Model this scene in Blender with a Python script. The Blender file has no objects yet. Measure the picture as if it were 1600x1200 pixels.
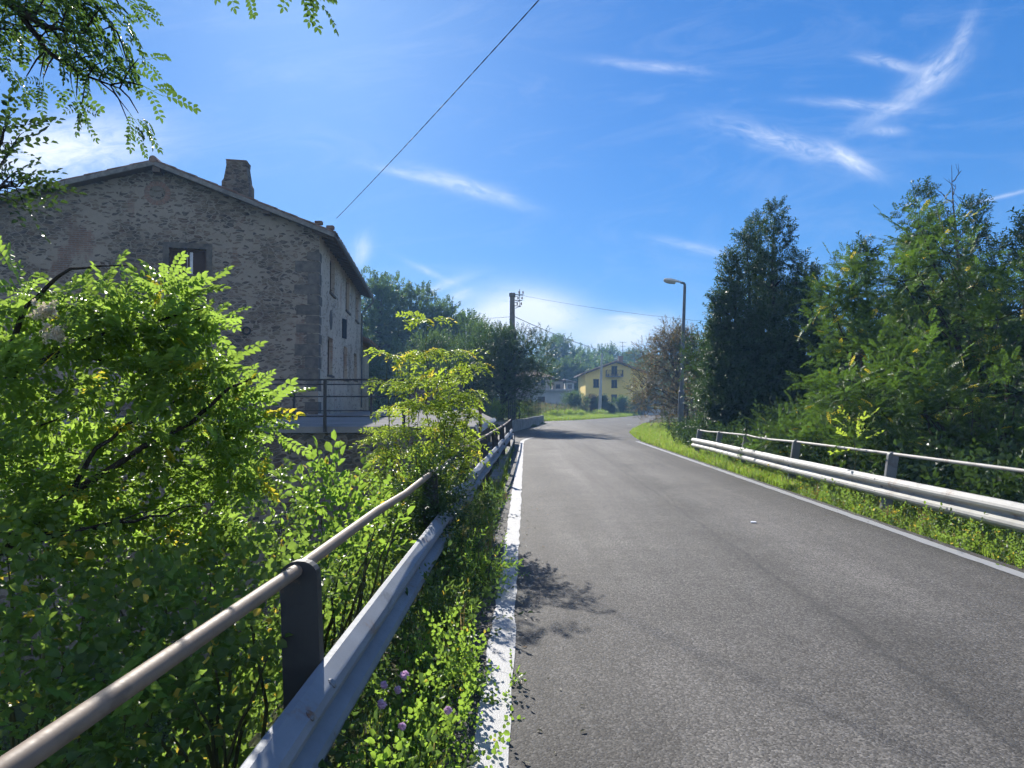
import bpy, math, random
import numpy as np
from mathutils import Vector, Matrix
from mathutils.geometry import tessellate_polygon

SC = bpy.context.scene
COL = SC.collection
R = math.radians
PI = math.pi
FOC = 1080.0
EYE = 1.6
PITCH = math.atan(32 / FOC)
SUN_AZ = R(-16.5)          # from +Y, negative = towards -X
SUN_EL = R(30.5)
SUNV = Vector((math.sin(SUN_AZ) * math.cos(SUN_EL), math.cos(SUN_AZ) * math.cos(SUN_EL), math.sin(SUN_EL)))


def P(u, v, Y):
    """survey helper: a direction measured on the photograph, at the distance Y ahead -> a place in the scene"""
    a = (u - 800) / FOC
    b = (600 - v) / FOC
    fy = math.cos(PITCH) - math.sin(PITCH) * b
    fz = math.sin(PITCH) + math.cos(PITCH) * b
    return np.array((a / fy * Y, Y, EYE + fz / fy * Y))


def sstep(t):
    t = np.clip(t, 0, 1)
    return t * t * (3 - 2 * t)


# ------------------------------------------------------------------ objects
def tag(o, label=None, cat=None, group=None, kind=None):
    if label: o['label'] = label
    if cat: o['category'] = cat
    if group: o['group'] = group
    if kind: o['kind'] = kind
    return o


def empty(name, loc, label, cat, group=None, kind=None):
    o = bpy.data.objects.new(name, None)
    o.empty_display_size = 0.2
    COL.objects.link(o)
    o.location = tuple(loc)
    return tag(o, label, cat, group, kind)


def link(name, me, mat, parent=None, smooth=False):
    if mat is not None:
        for m in (mat if isinstance(mat, (list, tuple)) else [mat]):
            me.materials.append(m)
    if smooth:
        me.polygons.foreach_set('use_smooth', [True] * len(me.polygons))
    o = bpy.data.objects.new(name, me)
    COL.objects.link(o)
    if parent is not None:
        o.parent = parent
        # verts are given in world space: undo the chain of locations
        off = Vector((0, 0, 0))
        p = parent
        while p is not None:
            off += p.location
            p = p.parent
        o.location = -off
    return o


def copy_tree(root, loc, rotz=0.0, scale=1.0, label=None, group=None):
    r = root.copy()
    COL.objects.link(r)
    r.location = tuple(loc)
    r.rotation_euler = (0, 0, rotz)
    r.scale = (scale,) * 3 if not isinstance(scale, tuple) else scale
    if label: r['label'] = label
    if group: r['group'] = group
    for ch in list(root.children):
        c = ch.copy()
        COL.objects.link(c)
        c.parent = r
        for g in list(ch.children):
            d = g.copy()
            COL.objects.link(d)
            d.parent = c
    return r


class MB:
    """mesh builder for hard things: one MB -> one mesh object"""
    def __init__(s):
        s.v = []; s.f = []; s.m = []

    def add(s, vs, fs, m=0):
        n = len(s.v)
        s.v += [tuple(float(c) for c in p) for p in vs]
        for f in fs:
            s.f.append([i + n for i in f]); s.m.append(m)
        return s

    def box(s, lo, hi, M=None, m=0):
        x0, y0, z0 = lo; x1, y1, z1 = hi
        vs = [(x0, y0, z0), (x1, y0, z0), (x1, y1, z0), (x0, y1, z0), (x0, y0, z1), (x1, y0, z1), (x1, y1, z1), (x0, y1, z1)]
        if M is not None: vs = [M @ Vector(p) for p in vs]
        return s.add(vs, [(0, 3, 2, 1), (4, 5, 6, 7), (0, 1, 5, 4), (1, 2, 6, 5), (2, 3, 7, 6), (3, 0, 4, 7)], m)

    def bbox(s, lo, hi, b=0.01, M=None, m=0):
        """box with its edges chamfered"""
        lo = np.array(lo, float); hi = np.array(hi, float)
        vs = []; idx = {}
        for i in range(8):
            sg = [(i >> k) & 1 for k in range(3)]
            for k in range(3):
                p = [hi[a] - (b if a != k else 0) if sg[a] else lo[a] + (b if a != k else 0) for a in range(3)]
                # vertex lying on face k
                idx[(i, k)] = len(vs); vs.append(p)
        fs = []
        for k in range(3):
            a, c = [q for q in range(3) if q != k]
            for sd in (0, 1):
                ring = []
                for (sa, sc_) in ((0, 0), (1, 0), (1, 1), (0, 1)):
                    i = (sd << k) | (sa << a) | (sc_ << c)
                    ring.append(idx[(i, k)])
                fs.append(ring)
        for k in range(3):
            a, c = [q for q in range(3) if q != k]
            for sa in (0, 1):
                for sc_ in (0, 1):
                    i0 = (sa << a) | (sc_ << c); i1 = i0 | (1 << k)
                    fs.append([idx[(i0, a)], idx[(i0, c)], idx[(i1, c)], idx[(i1, a)]])
        for i in range(8):
            fs.append([idx[(i, 0)], idx[(i, 1)], idx[(i, 2)]])
        if M is not None: vs = [M @ Vector(p) for p in vs]
        return s.add(vs, fs, m)

    def tube(s, pts, rad, n=8, m=0, cap=True):
        pts = [Vector(p) for p in pts]
        rads = rad if hasattr(rad, '__len__') else [rad] * len(pts)
        vs = []; fs = []
        ref = None
        for i, p in enumerate(pts):
            t = (pts[min(i + 1, len(pts) - 1)] - pts[max(i - 1, 0)])
            if t.length < 1e-9: t = Vector((0, 0, 1))
            t.normalize()
            if ref is None:
                ref = Vector((0, 0, 1)) if abs(t.z) < 0.9 else Vector((1, 0, 0))
            x = t.cross(ref)
            if x.length < 1e-6: x = t.orthogonal()
            x.normalize(); y = x.cross(t).normalized(); ref = y
            for k in range(n):
                a = 2 * PI * k / n
                vs.append(p + (x * math.cos(a) + y * math.sin(a)) * rads[i])
        for i in range(len(pts) - 1):
            for k in range(n):
                k2 = (k + 1) % n
                fs.append((i * n + k, i * n + k2, (i + 1) * n + k2, (i + 1) * n + k))
        if cap:
            fs.append(tuple(range(n))[::-1]); fs.append(tuple(range((len(pts) - 1) * n, len(pts) * n)))
        return s.add(vs, fs, m)

    def prism(s, poly, ext, m=0):
        """closed polygon (3-D points) extruded by vector ext"""
        n = len(poly); e = Vector(ext)
        a = [Vector(p) for p in poly]
        vs = a + [p + e for p in a]
        tri = tessellate_polygon([a])
        fs = [tuple(t) for t in tri] + [tuple(i + n for i in t[::-1]) for t in tri]
        for i in range(n):
            j = (i + 1) % n
            fs.append((i, j, j + n, i + n))
        return s.add(vs, fs, m)

    def sweep(s, frames, prof, m=0, closed=True, cap=True):
        """frames: list of (origin, xaxis, zaxis); prof: list of (x,z)"""
        n = len(prof); vs = []; fs = []
        for (o, x, z) in frames:
            for (a, b) in prof:
                vs.append(Vector(o) + Vector(x) * a + Vector(z) * b)
        for i in range(len(frames) - 1):
            for k in range(n if closed else n - 1):
                k2 = (k + 1) % n
                fs.append((i * n + k, i * n + k2, (i + 1) * n + k2, (i + 1) * n + k))
        if closed and cap:
            for i in (0, len(frames) - 1):
                ring = [Vector((p[0], p[1], 0)) for p in prof]
                for t in tessellate_polygon([ring]):
                    fs.append(tuple(i * n + q for q in t))
        return s.add(vs, fs, m)

    def build(s, name, mat, parent=None, smooth=False, fix=True):
        me = bpy.data.meshes.new(name)
        me.from_pydata(s.v, [], s.f)
        if isinstance(mat, (list, tuple)):
            me.polygons.foreach_set('material_index', s.m)
        if fix:
            import bmesh
            bm = bmesh.new(); bm.from_mesh(me)
            bmesh.ops.recalc_face_normals(bm, faces=bm.faces)
            bm.to_mesh(me); bm.free()
        me.update()
        o = link(name, me, mat, parent, smooth)
        if smooth: me.set_sharp_from_angle(angle=R(42))
        return o


# ------------------------------------------------------------------ materials
def newmat(name):
    m = bpy.data.materials.new(name)
    m.use_nodes = True
    nt = m.node_tree
    for n in list(nt.nodes): nt.nodes.remove(n)
    out = nt.nodes.new('ShaderNodeOutputMaterial')
    return m, nt, out


class NT:
    def __init__(s, nt): s.nt = nt
    def n(s, t, **kw):
        nd = s.nt.nodes.new(t)
        for k, v in kw.items():
            if k.startswith('i_'): nd.inputs[k[2:].replace('_', ' ')].default_value = v
            else: setattr(nd, k, v)
        return nd
    def l(s, a, b): s.nt.links.new(a, b)
    def val(s, sock, x):
        if hasattr(x, 'is_output') or hasattr(x, 'links'): s.l(x, sock)
        else: sock.default_value = x
    def math(s, op, a, b=0.0, c=0.0, clamp=False):
        nd = s.nt.nodes.new('ShaderNodeMath'); nd.operation = op; nd.use_clamp = clamp
        s.val(nd.inputs[0], a); s.val(nd.inputs[1], b)
        if op in ('MULTIPLY_ADD', 'WRAP', 'SMOOTH_MIN', 'COMPARE'): s.val(nd.inputs[2], c)
        return nd.outputs[0]
    def mix(s, f, a, b, blend='MIX'):
        nd = s.nt.nodes.new('ShaderNodeMix'); nd.data_type = 'RGBA'; nd.blend_type = blend
        s.val(nd.inputs[0], f)
        for sock, x in ((nd.inputs[6], a), (nd.inputs[7], b)):
            if isinstance(x, (tuple, list)): x = tuple(x) + ((1,) if len(x) == 3 else ())
            s.val(sock, x)
        return nd.outputs[2]
    def ramp(s, f, stops, interp='LINEAR'):
        nd = s.nt.nodes.new('ShaderNodeValToRGB'); cr = nd.color_ramp; cr.interpolation = interp
        while len(cr.elements) < len(stops): cr.elements.new(0.5)
        for e, (p, c) in zip(cr.elements, stops):
            e.position = p
            e.color = (c, c, c, 1) if not isinstance(c, (tuple, list)) else tuple(c) + (1,)
        s.val(nd.inputs[0], f)
        return nd.outputs[0]
    def coords(s, kind='Object', scale=(1, 1, 1), rot=(0, 0, 0)):
        tc = s.n('ShaderNodeTexCoord')
        mp = s.n('ShaderNodeMapping')
        mp.inputs['Scale'].default_value = scale; mp.inputs['Rotation'].default_value = rot
        s.l(tc.outputs[kind], mp.inputs['Vector'])
        return mp.outputs[0]
    def noise(s, vec, scale, detail=4, rough=0.55, dist=0.0):
        nd = s.n('ShaderNodeTexNoise')
        s.l(vec, nd.inputs['Vector'])
        nd.inputs['Scale'].default_value = scale; nd.inputs['Detail'].default_value = detail
        nd.inputs['Roughness'].default_value = rough; nd.inputs['Distortion'].default_value = dist
        return nd.outputs[0]
    def voro(s, vec, scale, feature='F1', rnd=1.0):
        nd = s.n('ShaderNodeTexVoronoi'); nd.feature = feature
        s.l(vec, nd.inputs['Vector'])
        nd.inputs['Scale'].default_value = scale; nd.inputs['Randomness'].default_value = rnd
        return nd
    def bump(s, h, strength=0.3, dist=0.02):
        nd = s.n('ShaderNodeBump'); s.l(h, nd.inputs['Height'])
        nd.inputs['Strength'].default_value = strength; nd.inputs['Distance'].default_value = dist
        return nd.outputs[0]
    def bsdf(s, out, col, rough=0.7, metal=0.0, spec=0.3, normal=None):
        b = s.n('ShaderNodeBsdfPrincipled')
        if isinstance(col, (tuple, list)): col = tuple(col) + ((1,) if len(col) == 3 else ())
        s.val(b.inputs['Base Color'], col); s.val(b.inputs['Roughness'], rough); s.val(b.inputs['Metallic'], metal)
        b.inputs['Specular IOR Level'].default_value = spec
        if normal is not None: s.l(normal, b.inputs['Normal'])
        s.l(b.outputs[0], out.inputs['Surface'])
        return b


def mat_plain(name, c1, c2=None, scale=6, rough=0.7, metal=0.0, spec=0.3, bump=0.1, detail=5):
    m, nt, out = newmat(name); k = NT(nt)
    v = k.coords()
    n = k.noise(v, scale, detail, 0.6)
    c2 = c2 or tuple(x * 0.75 for x in c1)
    col = k.mix(k.ramp(n, [(0.35, 0), (0.65, 1)]), c1, c2)
    k.bsdf(out, col, rough, metal, spec, k.bump(n, bump, 0.02) if bump else None)
    return m


def mat_leaf(name, dark, light, trans, tw=0.5, rough=0.42, spec=0.4, yellow=None, yfrac=0.03):
    m, nt, out = newmat(name); k = NT(nt)
    at = k.n('ShaderNodeAttribute', attribute_name='rnd')
    r = at.outputs['Fac']
    col = k.mix(r, dark, light)
    tcol = k.mix(r, tuple(x * 0.75 for x in trans), tuple(min(1, x * 1.2) for x in trans))
    if yellow:
        yy = k.math('LESS_THAN', k.math('FRACT', k.math('MULTIPLY', r, 37.7)), yfrac)
        col = k.mix(yy, col, yellow)
        tcol = k.mix(yy, tcol, tuple(min(1, x * 1.6) for x in yellow))
    b = k.n('ShaderNodeBsdfPrincipled')
    k.l(col, b.inputs['Base Color']); b.inputs['Roughness'].default_value = rough
    b.inputs['Specular IOR Level'].default_value = spec
    t = k.n('ShaderNodeBsdfTranslucent'); k.l(tcol, t.inputs['Color'])
    mx = k.n('ShaderNodeMixShader'); mx.inputs[0].default_value = tw
    k.l(b.outputs[0], mx.inputs[1]); k.l(t.outputs[0], mx.inputs[2]); k.l(mx.outputs[0], out.inputs['Surface'])
    return m


def mat_asphalt():
    m, nt, out = newmat('asphalt'); k = NT(nt)
    v = k.coords()
    vor = k.voro(v, 82, 'F1')
    fine = k.noise(v, 60, 4, 0.75)
    big = k.noise(v, 0.35, 4, 0.6)
    streak = k.noise(k.coords(scale=(1.6, 0.09, 1)), 1.0, 4, 0.6)
    mid = k.noise(v, 4, 5, 0.65)
    stone = k.ramp(vor.outputs['Color'], [(0.15, (0.072, 0.067, 0.060)), (0.55, (0.138, 0.128, 0.114)), (0.93, (0.265, 0.247, 0.22))])
    col = k.mix(k.ramp(fine, [(0.36, 0.6), (0.62, 0.0)]), stone, (0.040, 0.037, 0.034))
    tint = k.ramp(big, [(0.3, 0.72), (0.7, 1.15)])
    col = k.mix(1.0, col, tint, 'MULTIPLY')
    col = k.mix(1.0, col, k.ramp(streak, [(0.3, 0.72), (0.7, 1.2)]), 'MULTIPLY')
    col = k.mix(1.0, col, k.ramp(mid, [(0.3, 0.88), (0.7, 1.1)]), 'MULTIPLY')
    # a seam between two passes of the paver, wandering along the lane, and a few hair cracks
    sep = k.n('ShaderNodeSeparateXYZ'); k.l(v, sep.inputs[0])
    xr = k.math('ADD', k.math('SUBTRACT', sep.outputs[0], k.math('MULTIPLY', sep.outputs[1], 0.024)), k.math('MULTIPLY', k.math('SUBTRACT', big, 0.5), 1.2))
    lanes = k.ramp(k.math('DIVIDE', xr, 5.0, clamp=True), [(0.0, 0.66), (0.10, 0.82), (0.22, 1.10), (0.36, 0.98), (0.47, 0.86), (0.56, 1.06), (0.70, 1.10), (0.84, 0.80), (1.0, 0.62)], 'EASE')
    col = k.mix(1.0, col, lanes, 'MULTIPLY')
    spot = k.ramp(k.noise(v, 1.7, 3, 0.5), [(0.66, 0.0), (0.74, 0.35)])
    col = k.mix(spot, col, (0.05, 0.046, 0.042))
    wob = k.noise(k.coords(scale=(0.3, 1, 1)), 1.1, 4, 0.7)
    c0 = k.math('ADD', k.math('MULTIPLY', sep.outputs[1], 0.022), k.math('MULTIPLY', k.math('SUBTRACT', wob, 0.5), 0.35))
    d = k.math('ABSOLUTE', k.math('SUBTRACT', k.math('SUBTRACT', sep.outputs[0], 2.32), c0))
    seam = k.ramp(d, [(0.0, 0.55), (0.018, 0.45), (0.045, 0.0)])
    seam = k.math('MULTIPLY', seam, k.ramp(mid, [(0.35, 0.2), (0.6, 1.0)]))
    col = k.mix(seam, col, (0.03, 0.03, 0.03))
    vd = k.n('ShaderNodeTexVoronoi', feature='DISTANCE_TO_EDGE'); k.l(k.coords(scale=(1.0, 0.5, 1)), vd.inputs['Vector']); vd.inputs['Scale'].default_value = 0.5
    crack = k.math('MULTIPLY', k.ramp(vd.outputs['Distance'], [(0.0, 1.0), (0.010, 0.0)]), k.ramp(big, [(0.60, 0.0), (0.70, 0.25)]))
    col = k.mix(crack, col, (0.035, 0.034, 0.033))
    h = k.math('ADD', k.math('MULTIPLY', vor.outputs['Distance'], -0.6), k.math('MULTIPLY', fine, 0.5))
    k.bsdf(out, col, 0.78, 0, 0.22, k.bump(h, 0.6, 0.007))
    return m


def mat_roadpaint():
    m, nt, out = newmat('road_paint'); k = NT(nt)
    v = k.coords()
    n = k.noise(v, 7, 6, 0.7); n2 = k.noise(v, 60, 3, 0.6)
    wear = k.ramp(k.math('ADD', n, k.math('MULTIPLY', n2, 0.45)), [(0.80, 0.0), (0.98, 0.7)])
    col = k.mix(wear, (0.31, 0.31, 0.31), (0.12, 0.115, 0.105))
    vor = k.voro(v, 120, 'F1')
    k.bsdf(out, col, 0.6, 0, 0.35, k.bump(k.math('ADD', vor.outputs['Distance'], n2), 0.3, 0.004))
    return m


def mat_stone(name='rubble_stone', plaster=0.5, tone=1.0, mossy=0.0):
    m, nt, out = newmat(name); k = NT(nt)
    v0 = k.coords()
    wn = k.n('ShaderNodeTexNoise'); k.l(v0, wn.inputs['Vector']); wn.inputs['Scale'].default_value = 2.6; wn.inputs['Detail'].default_value = 3
    dv = k.n('ShaderNodeVectorMath', operation='MULTIPLY_ADD')
    k.l(wn.outputs['Color'], dv.inputs[0]); dv.inputs[1].default_value = (0.28, 0.28, 0.20); k.l(v0, dv.inputs[2])
    mp = k.n('ShaderNodeMapping'); mp.inputs['Scale'].default_value = (1.0, 1.0, 2.5); k.l(dv.outputs[0], mp.inputs['Vector'])
    v = mp.outputs[0]
    c = k.voro(v, 3.9, 'F1', 0.95)
    e = k.voro(v, 3.9, 'DISTANCE_TO_EDGE', 0.95)
    c2 = k.voro(v, 6.5, 'F1', 1.0)
    big = k.noise(v0, 0.55, 4, 0.6)
    med = k.noise(v0, 5, 6, 0.65)
    fine = k.noise(v0, 38, 4, 0.6)
    sx = k.n('ShaderNodeSeparateXYZ'); k.l(c.outputs['Color'], sx.inputs[0])
    t = tone
    stone = k.ramp(sx.outputs[0], [(0.0, (0.10*t, 0.088*t, 0.074*t)), (0.25, (0.19*t, 0.155*t, 0.115*t)), (0.5, (0.30*t, 0.235*t, 0.155*t)), (0.75, (0.38*t, 0.29*t, 0.20*t)), (0.93, (0.22*t, 0.14*t, 0.095*t))])
    stone = k.mix(0.45, stone, k.ramp(c2.outputs['Color'], [(0.1, (0.10*t, 0.09*t, 0.085*t)), (0.9, (0.33*t, 0.29*t, 0.24*t))]))
    stone = k.mix(1.0, stone, k.ramp(med, [(0.3, 0.62), (0.7, 1.25)]), 'MULTIPLY')
    mortar = k.mix(med, (0.42*t, 0.36*t, 0.285*t), (0.31*t, 0.265*t, 0.21*t))
    # where old render still covers the stones only the darkest and proudest of them show
    cover = k.ramp(k.math('ADD', big, k.math('MULTIPLY', med, 0.35)), [(0.62 - 0.25 * plaster, 0.0), (0.86 - 0.25 * plaster, 1.0)])
    edge = k.math('ADD', e.outputs['Distance'], k.math('MULTIPLY', k.math('SUBTRACT', med, 0.5), 0.16))
    thr = k.math('ADD', 0.045, k.math('MULTIPLY', cover, 0.10))
    mask = k.math('DIVIDE', k.math('SUBTRACT', edge, thr), 0.035, clamp=True)
    keep = k.math('GREATER_THAN', sx.outputs[1], k.math('MULTIPLY', cover, 0.68))
    mask = k.math('MULTIPLY', mask, keep)
    col = k.mix(mask, mortar, stone)
    # patches rebuilt in thin red brick
    br = k.n('ShaderNodeTexBrick'); 
    cx = k.n('ShaderNodeSeparateXYZ'); k.l(v0, cx.inputs[0])
    cc = k.n('ShaderNodeCombineXYZ'); k.l(k.math('ADD', cx.outputs[0], cx.outputs[1]), cc.inputs[0]); k.l(cx.outputs[2], cc.inputs[1])
    k.l(cc.outputs[0], br.inputs['Vector'])
    br.inputs['Color1'].default_value = (0.30*t, 0.16*t, 0.11*t, 1); br.inputs['Color2'].default_value = (0.24*t, 0.15*t, 0.115*t, 1)
    br.inputs['Mortar'].default_value = (0.27*t, 0.24*t, 0.20*t, 1)
    br.inputs['Scale'].default_value = 1.0; br.inputs['Brick Width'].default_value = 0.3; br.inputs['Row Height'].default_value = 0.075; br.inputs['Mortar Size'].default_value = 0.014
    bz = k.noise(k.coords(scale=(0.9, 0.9, 0.45)), 0.8, 5, 0.62)
    bm_ = k.ramp(bz, [(0.60, 0.0), (0.66, 0.85)])
    col = k.mix(bm_, col, br.outputs['Color'])
    col = k.mix(1.0, col, k.ramp(big, [(0.25, 0.78), (0.75, 1.15)]), 'MULTIPLY')
    if mossy:
        col = k.mix(k.math('MULTIPLY', k.ramp(k.noise(v0, 1.3, 5, 0.7), [(0.45, 0), (0.65, 1)]), mossy), col, (0.05, 0.06, 0.03))
    h = k.math('ADD', k.math('MULTIPLY', mask, 0.8), k.math('ADD', k.math('MULTIPLY', fine, 0.25), k.math('MULTIPLY', med, 0.5)))
    k.bsdf(out, col, 0.9, 0, 0.15, k.bump(h, 0.9, 0.05))
    return m


def mat_galv(name, base=(0.42, 0.43, 0.44), metal=0.55, rough=0.42, rust=0.1, streak=0.45):
    m, nt, out = newmat(name); k = NT(nt)
    v = k.coords()
    n = k.noise(v, 3.2, 6, 0.65); sp = k.noise(v, 45, 3, 0.6); st = k.noise(k.coords(scale=(14, 1.2, 1.5)), 1.5, 4, 0.6)
    col = k.mix(k.ramp(n, [(0.3, 0), (0.7, 1)]), base, tuple(x * 0.72 for x in base))
    col = k.mix(k.ramp(st, [(0.52, 0.0), (0.75, streak)]), col, tuple(x * 0.5 for x in base))
    col = k.mix(k.math('MULTIPLY', k.ramp(k.math('ADD', n, k.math('MULTIPLY', sp, 0.3)), [(0.74, 0), (0.86, 1)]), rust * 6, clamp=True), col, (0.19, 0.10, 0.055))
    sc_ = k.noise(k.coords(scale=(1.0, .5, 1.6)), 1.9, 5, 0.6, 0.6)
    col = k.mix(k.ramp(sc_, [(0.60, 0.0), (0.63, 0.6)]), col, tuple(x * .45 for x in base))
    rg = k.math('ADD', rough, k.math('MULTIPLY', k.math('SUBTRACT', sp, 0.5), 0.3))
    k.bsdf(out, col, rg, metal, 0.35, k.bump(k.math('ADD', n, k.math('MULTIPLY', sp, 0.2)), 0.12, 0.01))
    return m


def mat_ground():
    m, nt, out = newmat('ground_soil'); k = NT(nt)
    v = k.coords()
    n = k.noise(v, 0.25, 6, 0.65); f = k.noise(v, 7, 6, 0.7); g = k.noise(v, 55, 3, 0.6)
    soil = k.mix(f, (0.040, 0.029, 0.019), (0.085, 0.066, 0.044))
    green = k.mix(f, (0.035, 0.055, 0.014), (0.085, 0.115, 0.03))
    col = k.mix(k.ramp(k.math('ADD', k.math('MULTIPLY', n, 0.7), k.math('MULTIPLY', f, 0.4)), [(0.42, 0), (0.6, 1)]), soil, green)
    k.bsdf(out, col, 0.95, 0, 0.1, k.bump(k.math('ADD', f, k.math('MULTIPLY', g, 0.4)), 0.8, 0.06))
    return m


def mat_tile():
    m, nt, out = newmat('roof_tile'); k = NT(nt)
    v = k.coords()
    c = k.voro(k.coords(scale=(3, 3, 3)), 1.4, 'F1')
    n = k.noise(v, 9, 6, 0.7)
    col = k.ramp(c.outputs['Color'], [(0.1, (0.13, 0.075, 0.05)), (0.5, (0.23, 0.13, 0.09)), (0.9, (0.28, 0.20, 0.15))])
    col = k.mix(k.ramp(n, [(0.48, 0), (0.66, 0.8)]), col, (0.11, 0.105, 0.08))
    k.bsdf(out, col, 0.9, 0, 0.15, k.bump(n, 0.5, 0.02))
    return m


def mat_bark(name='bark', c1=(0.10, 0.08, 0.06), c2=(0.04, 0.032, 0.026)):
    m, nt, out = newmat(name); k = NT(nt)
    n = k.noise(k.coords(scale=(14, 14, 2.2)), 1.5, 6, 0.7)
    k.bsdf(out, k.mix(k.ramp(n, [(0.35, 0), (0.65, 1)]), c2, c1), 0.95, 0, 0.1, k.bump(n, 0.8, 0.03))
    return m


def mat_plank(name, c):
    m, nt, out = newmat(name); k = NT(nt)
    n = k.noise(k.coords(scale=(3, 3, 26)), 1.2, 5, 0.6)
    k.bsdf(out, k.mix(n, tuple(x * 0.6 for x in c), c), 0.7, 0, 0.2, k.bump(n, 0.3, 0.01))
    return m


M = {}
M['asphalt'] = mat_asphalt()
M['paint'] = mat_roadpaint()
M['stone'] = mat_stone('rubble_stone', 0.12, 0.78)
M['facade'] = mat_stone('rendered_rubble', 0.75, 1.5)
M['retain'] = mat_stone('retaining_stone', 0.2, 0.62, 0.5)
M['quoin'] = mat_plain('quoin_stone', (0.17, 0.15, 0.125), (0.085, 0.078, 0.07), 4, 0.9, bump=0.5)
M['galv'] = mat_galv('galvanised_beam', (0.20, 0.225, 0.26), 0.0, 0.6, 0.09, 0.15)
M['galvR'] = mat_galv('weathered_beam', (0.44, 0.43, 0.39), 0.0, 0.6, 0.10, 0.3)
M['rail'] = mat_galv('handrail_tube', (0.25, 0.185, 0.13), 0.0, 0.62, 0.16)
M['post'] = mat_galv('guard_post', (0.034, 0.034, 0.036), 0.0, 0.55, 0.1)
M['postR'] = mat_galv('grey_post', (0.21, 0.215, 0.22), 0.0, 0.6, 0.08)
M['railR'] = mat_galv('pale_handrail_tube', (0.40, 0.375, 0.34), 0.0, 0.6, 0.14)
M['bolt'] = mat_galv('bolt_steel', (0.22, 0.22, 0.22), 0.6, 0.5, 0.25)
M['concrete'] = mat_plain('concrete', (0.30, 0.29, 0.27), (0.17, 0.165, 0.15), 2.2, 0.9, bump=0.35, detail=8)
M['parapet'] = mat_plain('dark_concrete', (0.20, 0.19, 0.175), (0.10, 0.095, 0.085), 2.6, 0.9, bump=0.5, detail=8)
M['slab'] = mat_plain('terrace_paving', (0.24, 0.23, 0.22), (0.17, 0.165, 0.155), 1.1, 0.95, 0, 0.05, bump=0.15)
M['ground'] = mat_ground()
M['tile'] = mat_tile()
M['eave'] = mat_plank('eave_timber', (0.16, 0.115, 0.08))
M['verge'] = mat_plain('verge_stone', (0.25, 0.235, 0.21), (0.14, 0.13, 0.12), 5, 0.9, bump=0.3)
M['brick'] = mat_plain('old_brick', (0.27, 0.16, 0.115), (0.20, 0.15, 0.12), 9, 0.9, bump=0.4)
M['shutter'] = mat_plank('brown_shutter', (0.085, 0.055, 0.042))
M['dshutter'] = mat_plank('dark_shutter', (0.028, 0.028, 0.034))
M['frame'] = mat_plank('window_timber', (0.13, 0.085, 0.06))
M['curtain'] = mat_plain('curtain', (0.75, 0.75, 0.75), (0.6, 0.6, 0.62), 8, 0.9, bump=0.2)
M['chimney'] = mat_stone('chimney_stone', 0.35, 0.6)
M['iron'] = mat_plain('black_iron', (0.030, 0.031, 0.034), (0.05, 0.045, 0.04), 12, 0.55, 0.3, 0.4, 0.1)
M['rustpost'] = mat_plain('rusty_post', (0.16, 0.095, 0.06), (0.08, 0.055, 0.04), 10, 0.8, 0.1, 0.3, 0.3)
M['polecon'] = mat_plain('pole_concrete', (0.235, 0.215, 0.19), (0.15, 0.14, 0.125), 3, 0.9, bump=0.2)
M['polepale'] = mat_plain('pale_pole', (0.50, 0.49, 0.47), (0.40, 0.39, 0.37), 3, 0.85, bump=0.1)
M['lamppole'] = mat_plain('painted_grey_steel', (0.13, 0.14, 0.15), (0.09, 0.10, 0.11), 5, 0.55, 0.1, 0.4, 0.05)
M['lamphead'] = mat_plain('lamp_casing', (0.72, 0.69, 0.62), (0.60, 0.57, 0.50), 6, 0.5, 0.1, 0.4, 0.1)
M['lens'] = mat_plain('lamp_lens', (0.55, 0.52, 0.46), (0.42, 0.40, 0.36), 10, 0.15, 0, 0.6, 0.0)
M['cable'] = mat_plain('black_cable', (0.02, 0.02, 0.022), (0.035, 0.035, 0.035), 30, 0.6, 0, 0.3, 0.0)
M['porcelain'] = mat_plain('insulator', (0.22, 0.12, 0.08), (0.12, 0.07, 0.05), 8, 0.2, 0, 0.6, 0.0)
M['yellow'] = mat_plain('ochre_plaster', (0.95, 0.70, 0.19), (0.92, 0.66, 0.17), 0.5, 0.9, bump=0.1, detail=8)
M['pink'] = mat_plain('pale_plaster', (0.50, 0.42, 0.36), (0.42, 0.36, 0.31), 0.6, 0.9, bump=0.1)
M['white'] = mat_plain('white_plaster', (0.62, 0.62, 0.60), (0.48, 0.48, 0.46), 0.7, 0.9, bump=0.1)
M['shedroof'] = mat_plain('shed_roof', (0.48, 0.45, 0.42), (0.36, 0.34, 0.32), 1.2, 0.7, bump=0.1)
M['darkglass'] = mat_plain('dark_glass', (0.02, 0.025, 0.03), (0.03, 0.035, 0.04), 2, 0.08, 0, 0.6, 0.0)
M['bark'] = mat_bark()
M['barkd'] = mat_bark('dark_bark', (0.05, 0.042, 0.034), (0.02, 0.017, 0.014))
M['stem'] = mat_bark('green_stem', (0.10, 0.11, 0.04), (0.06, 0.055, 0.03))
M['deadtwig'] = mat_bark('dead_twig', (0.12, 0.10, 0.085), (0.07, 0.06, 0.05))
M['petal'] = mat_leaf('clover_petal', (0.70, 0.46, 0.70), (0.82, 0.62, 0.82), (0.7, 0.5, 0.7), 0.4, 0.7, 0.1)
M['cream'] = mat_leaf('cream_flower', (0.55, 0.48, 0.36), (0.75, 0.68, 0.55), (0.6, 0.52, 0.38), 0.4, 0.8, 0.1)
M['flowerhead'] = mat_leaf('dry_flowerhead', (0.22, 0.22, 0.08), (0.38, 0.36, 0.15), (0.35, 0.33, 0.1), 0.4, 0.8, 0.1)
M['l_rob'] = mat_leaf('robinia_leaf', (0.050, 0.105, 0.018), (0.095, 0.165, 0.026), (0.34, 0.51, 0.075), 0.56, 0.42, 0.35, (0.42, 0.36, 0.03), 0.02)
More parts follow.
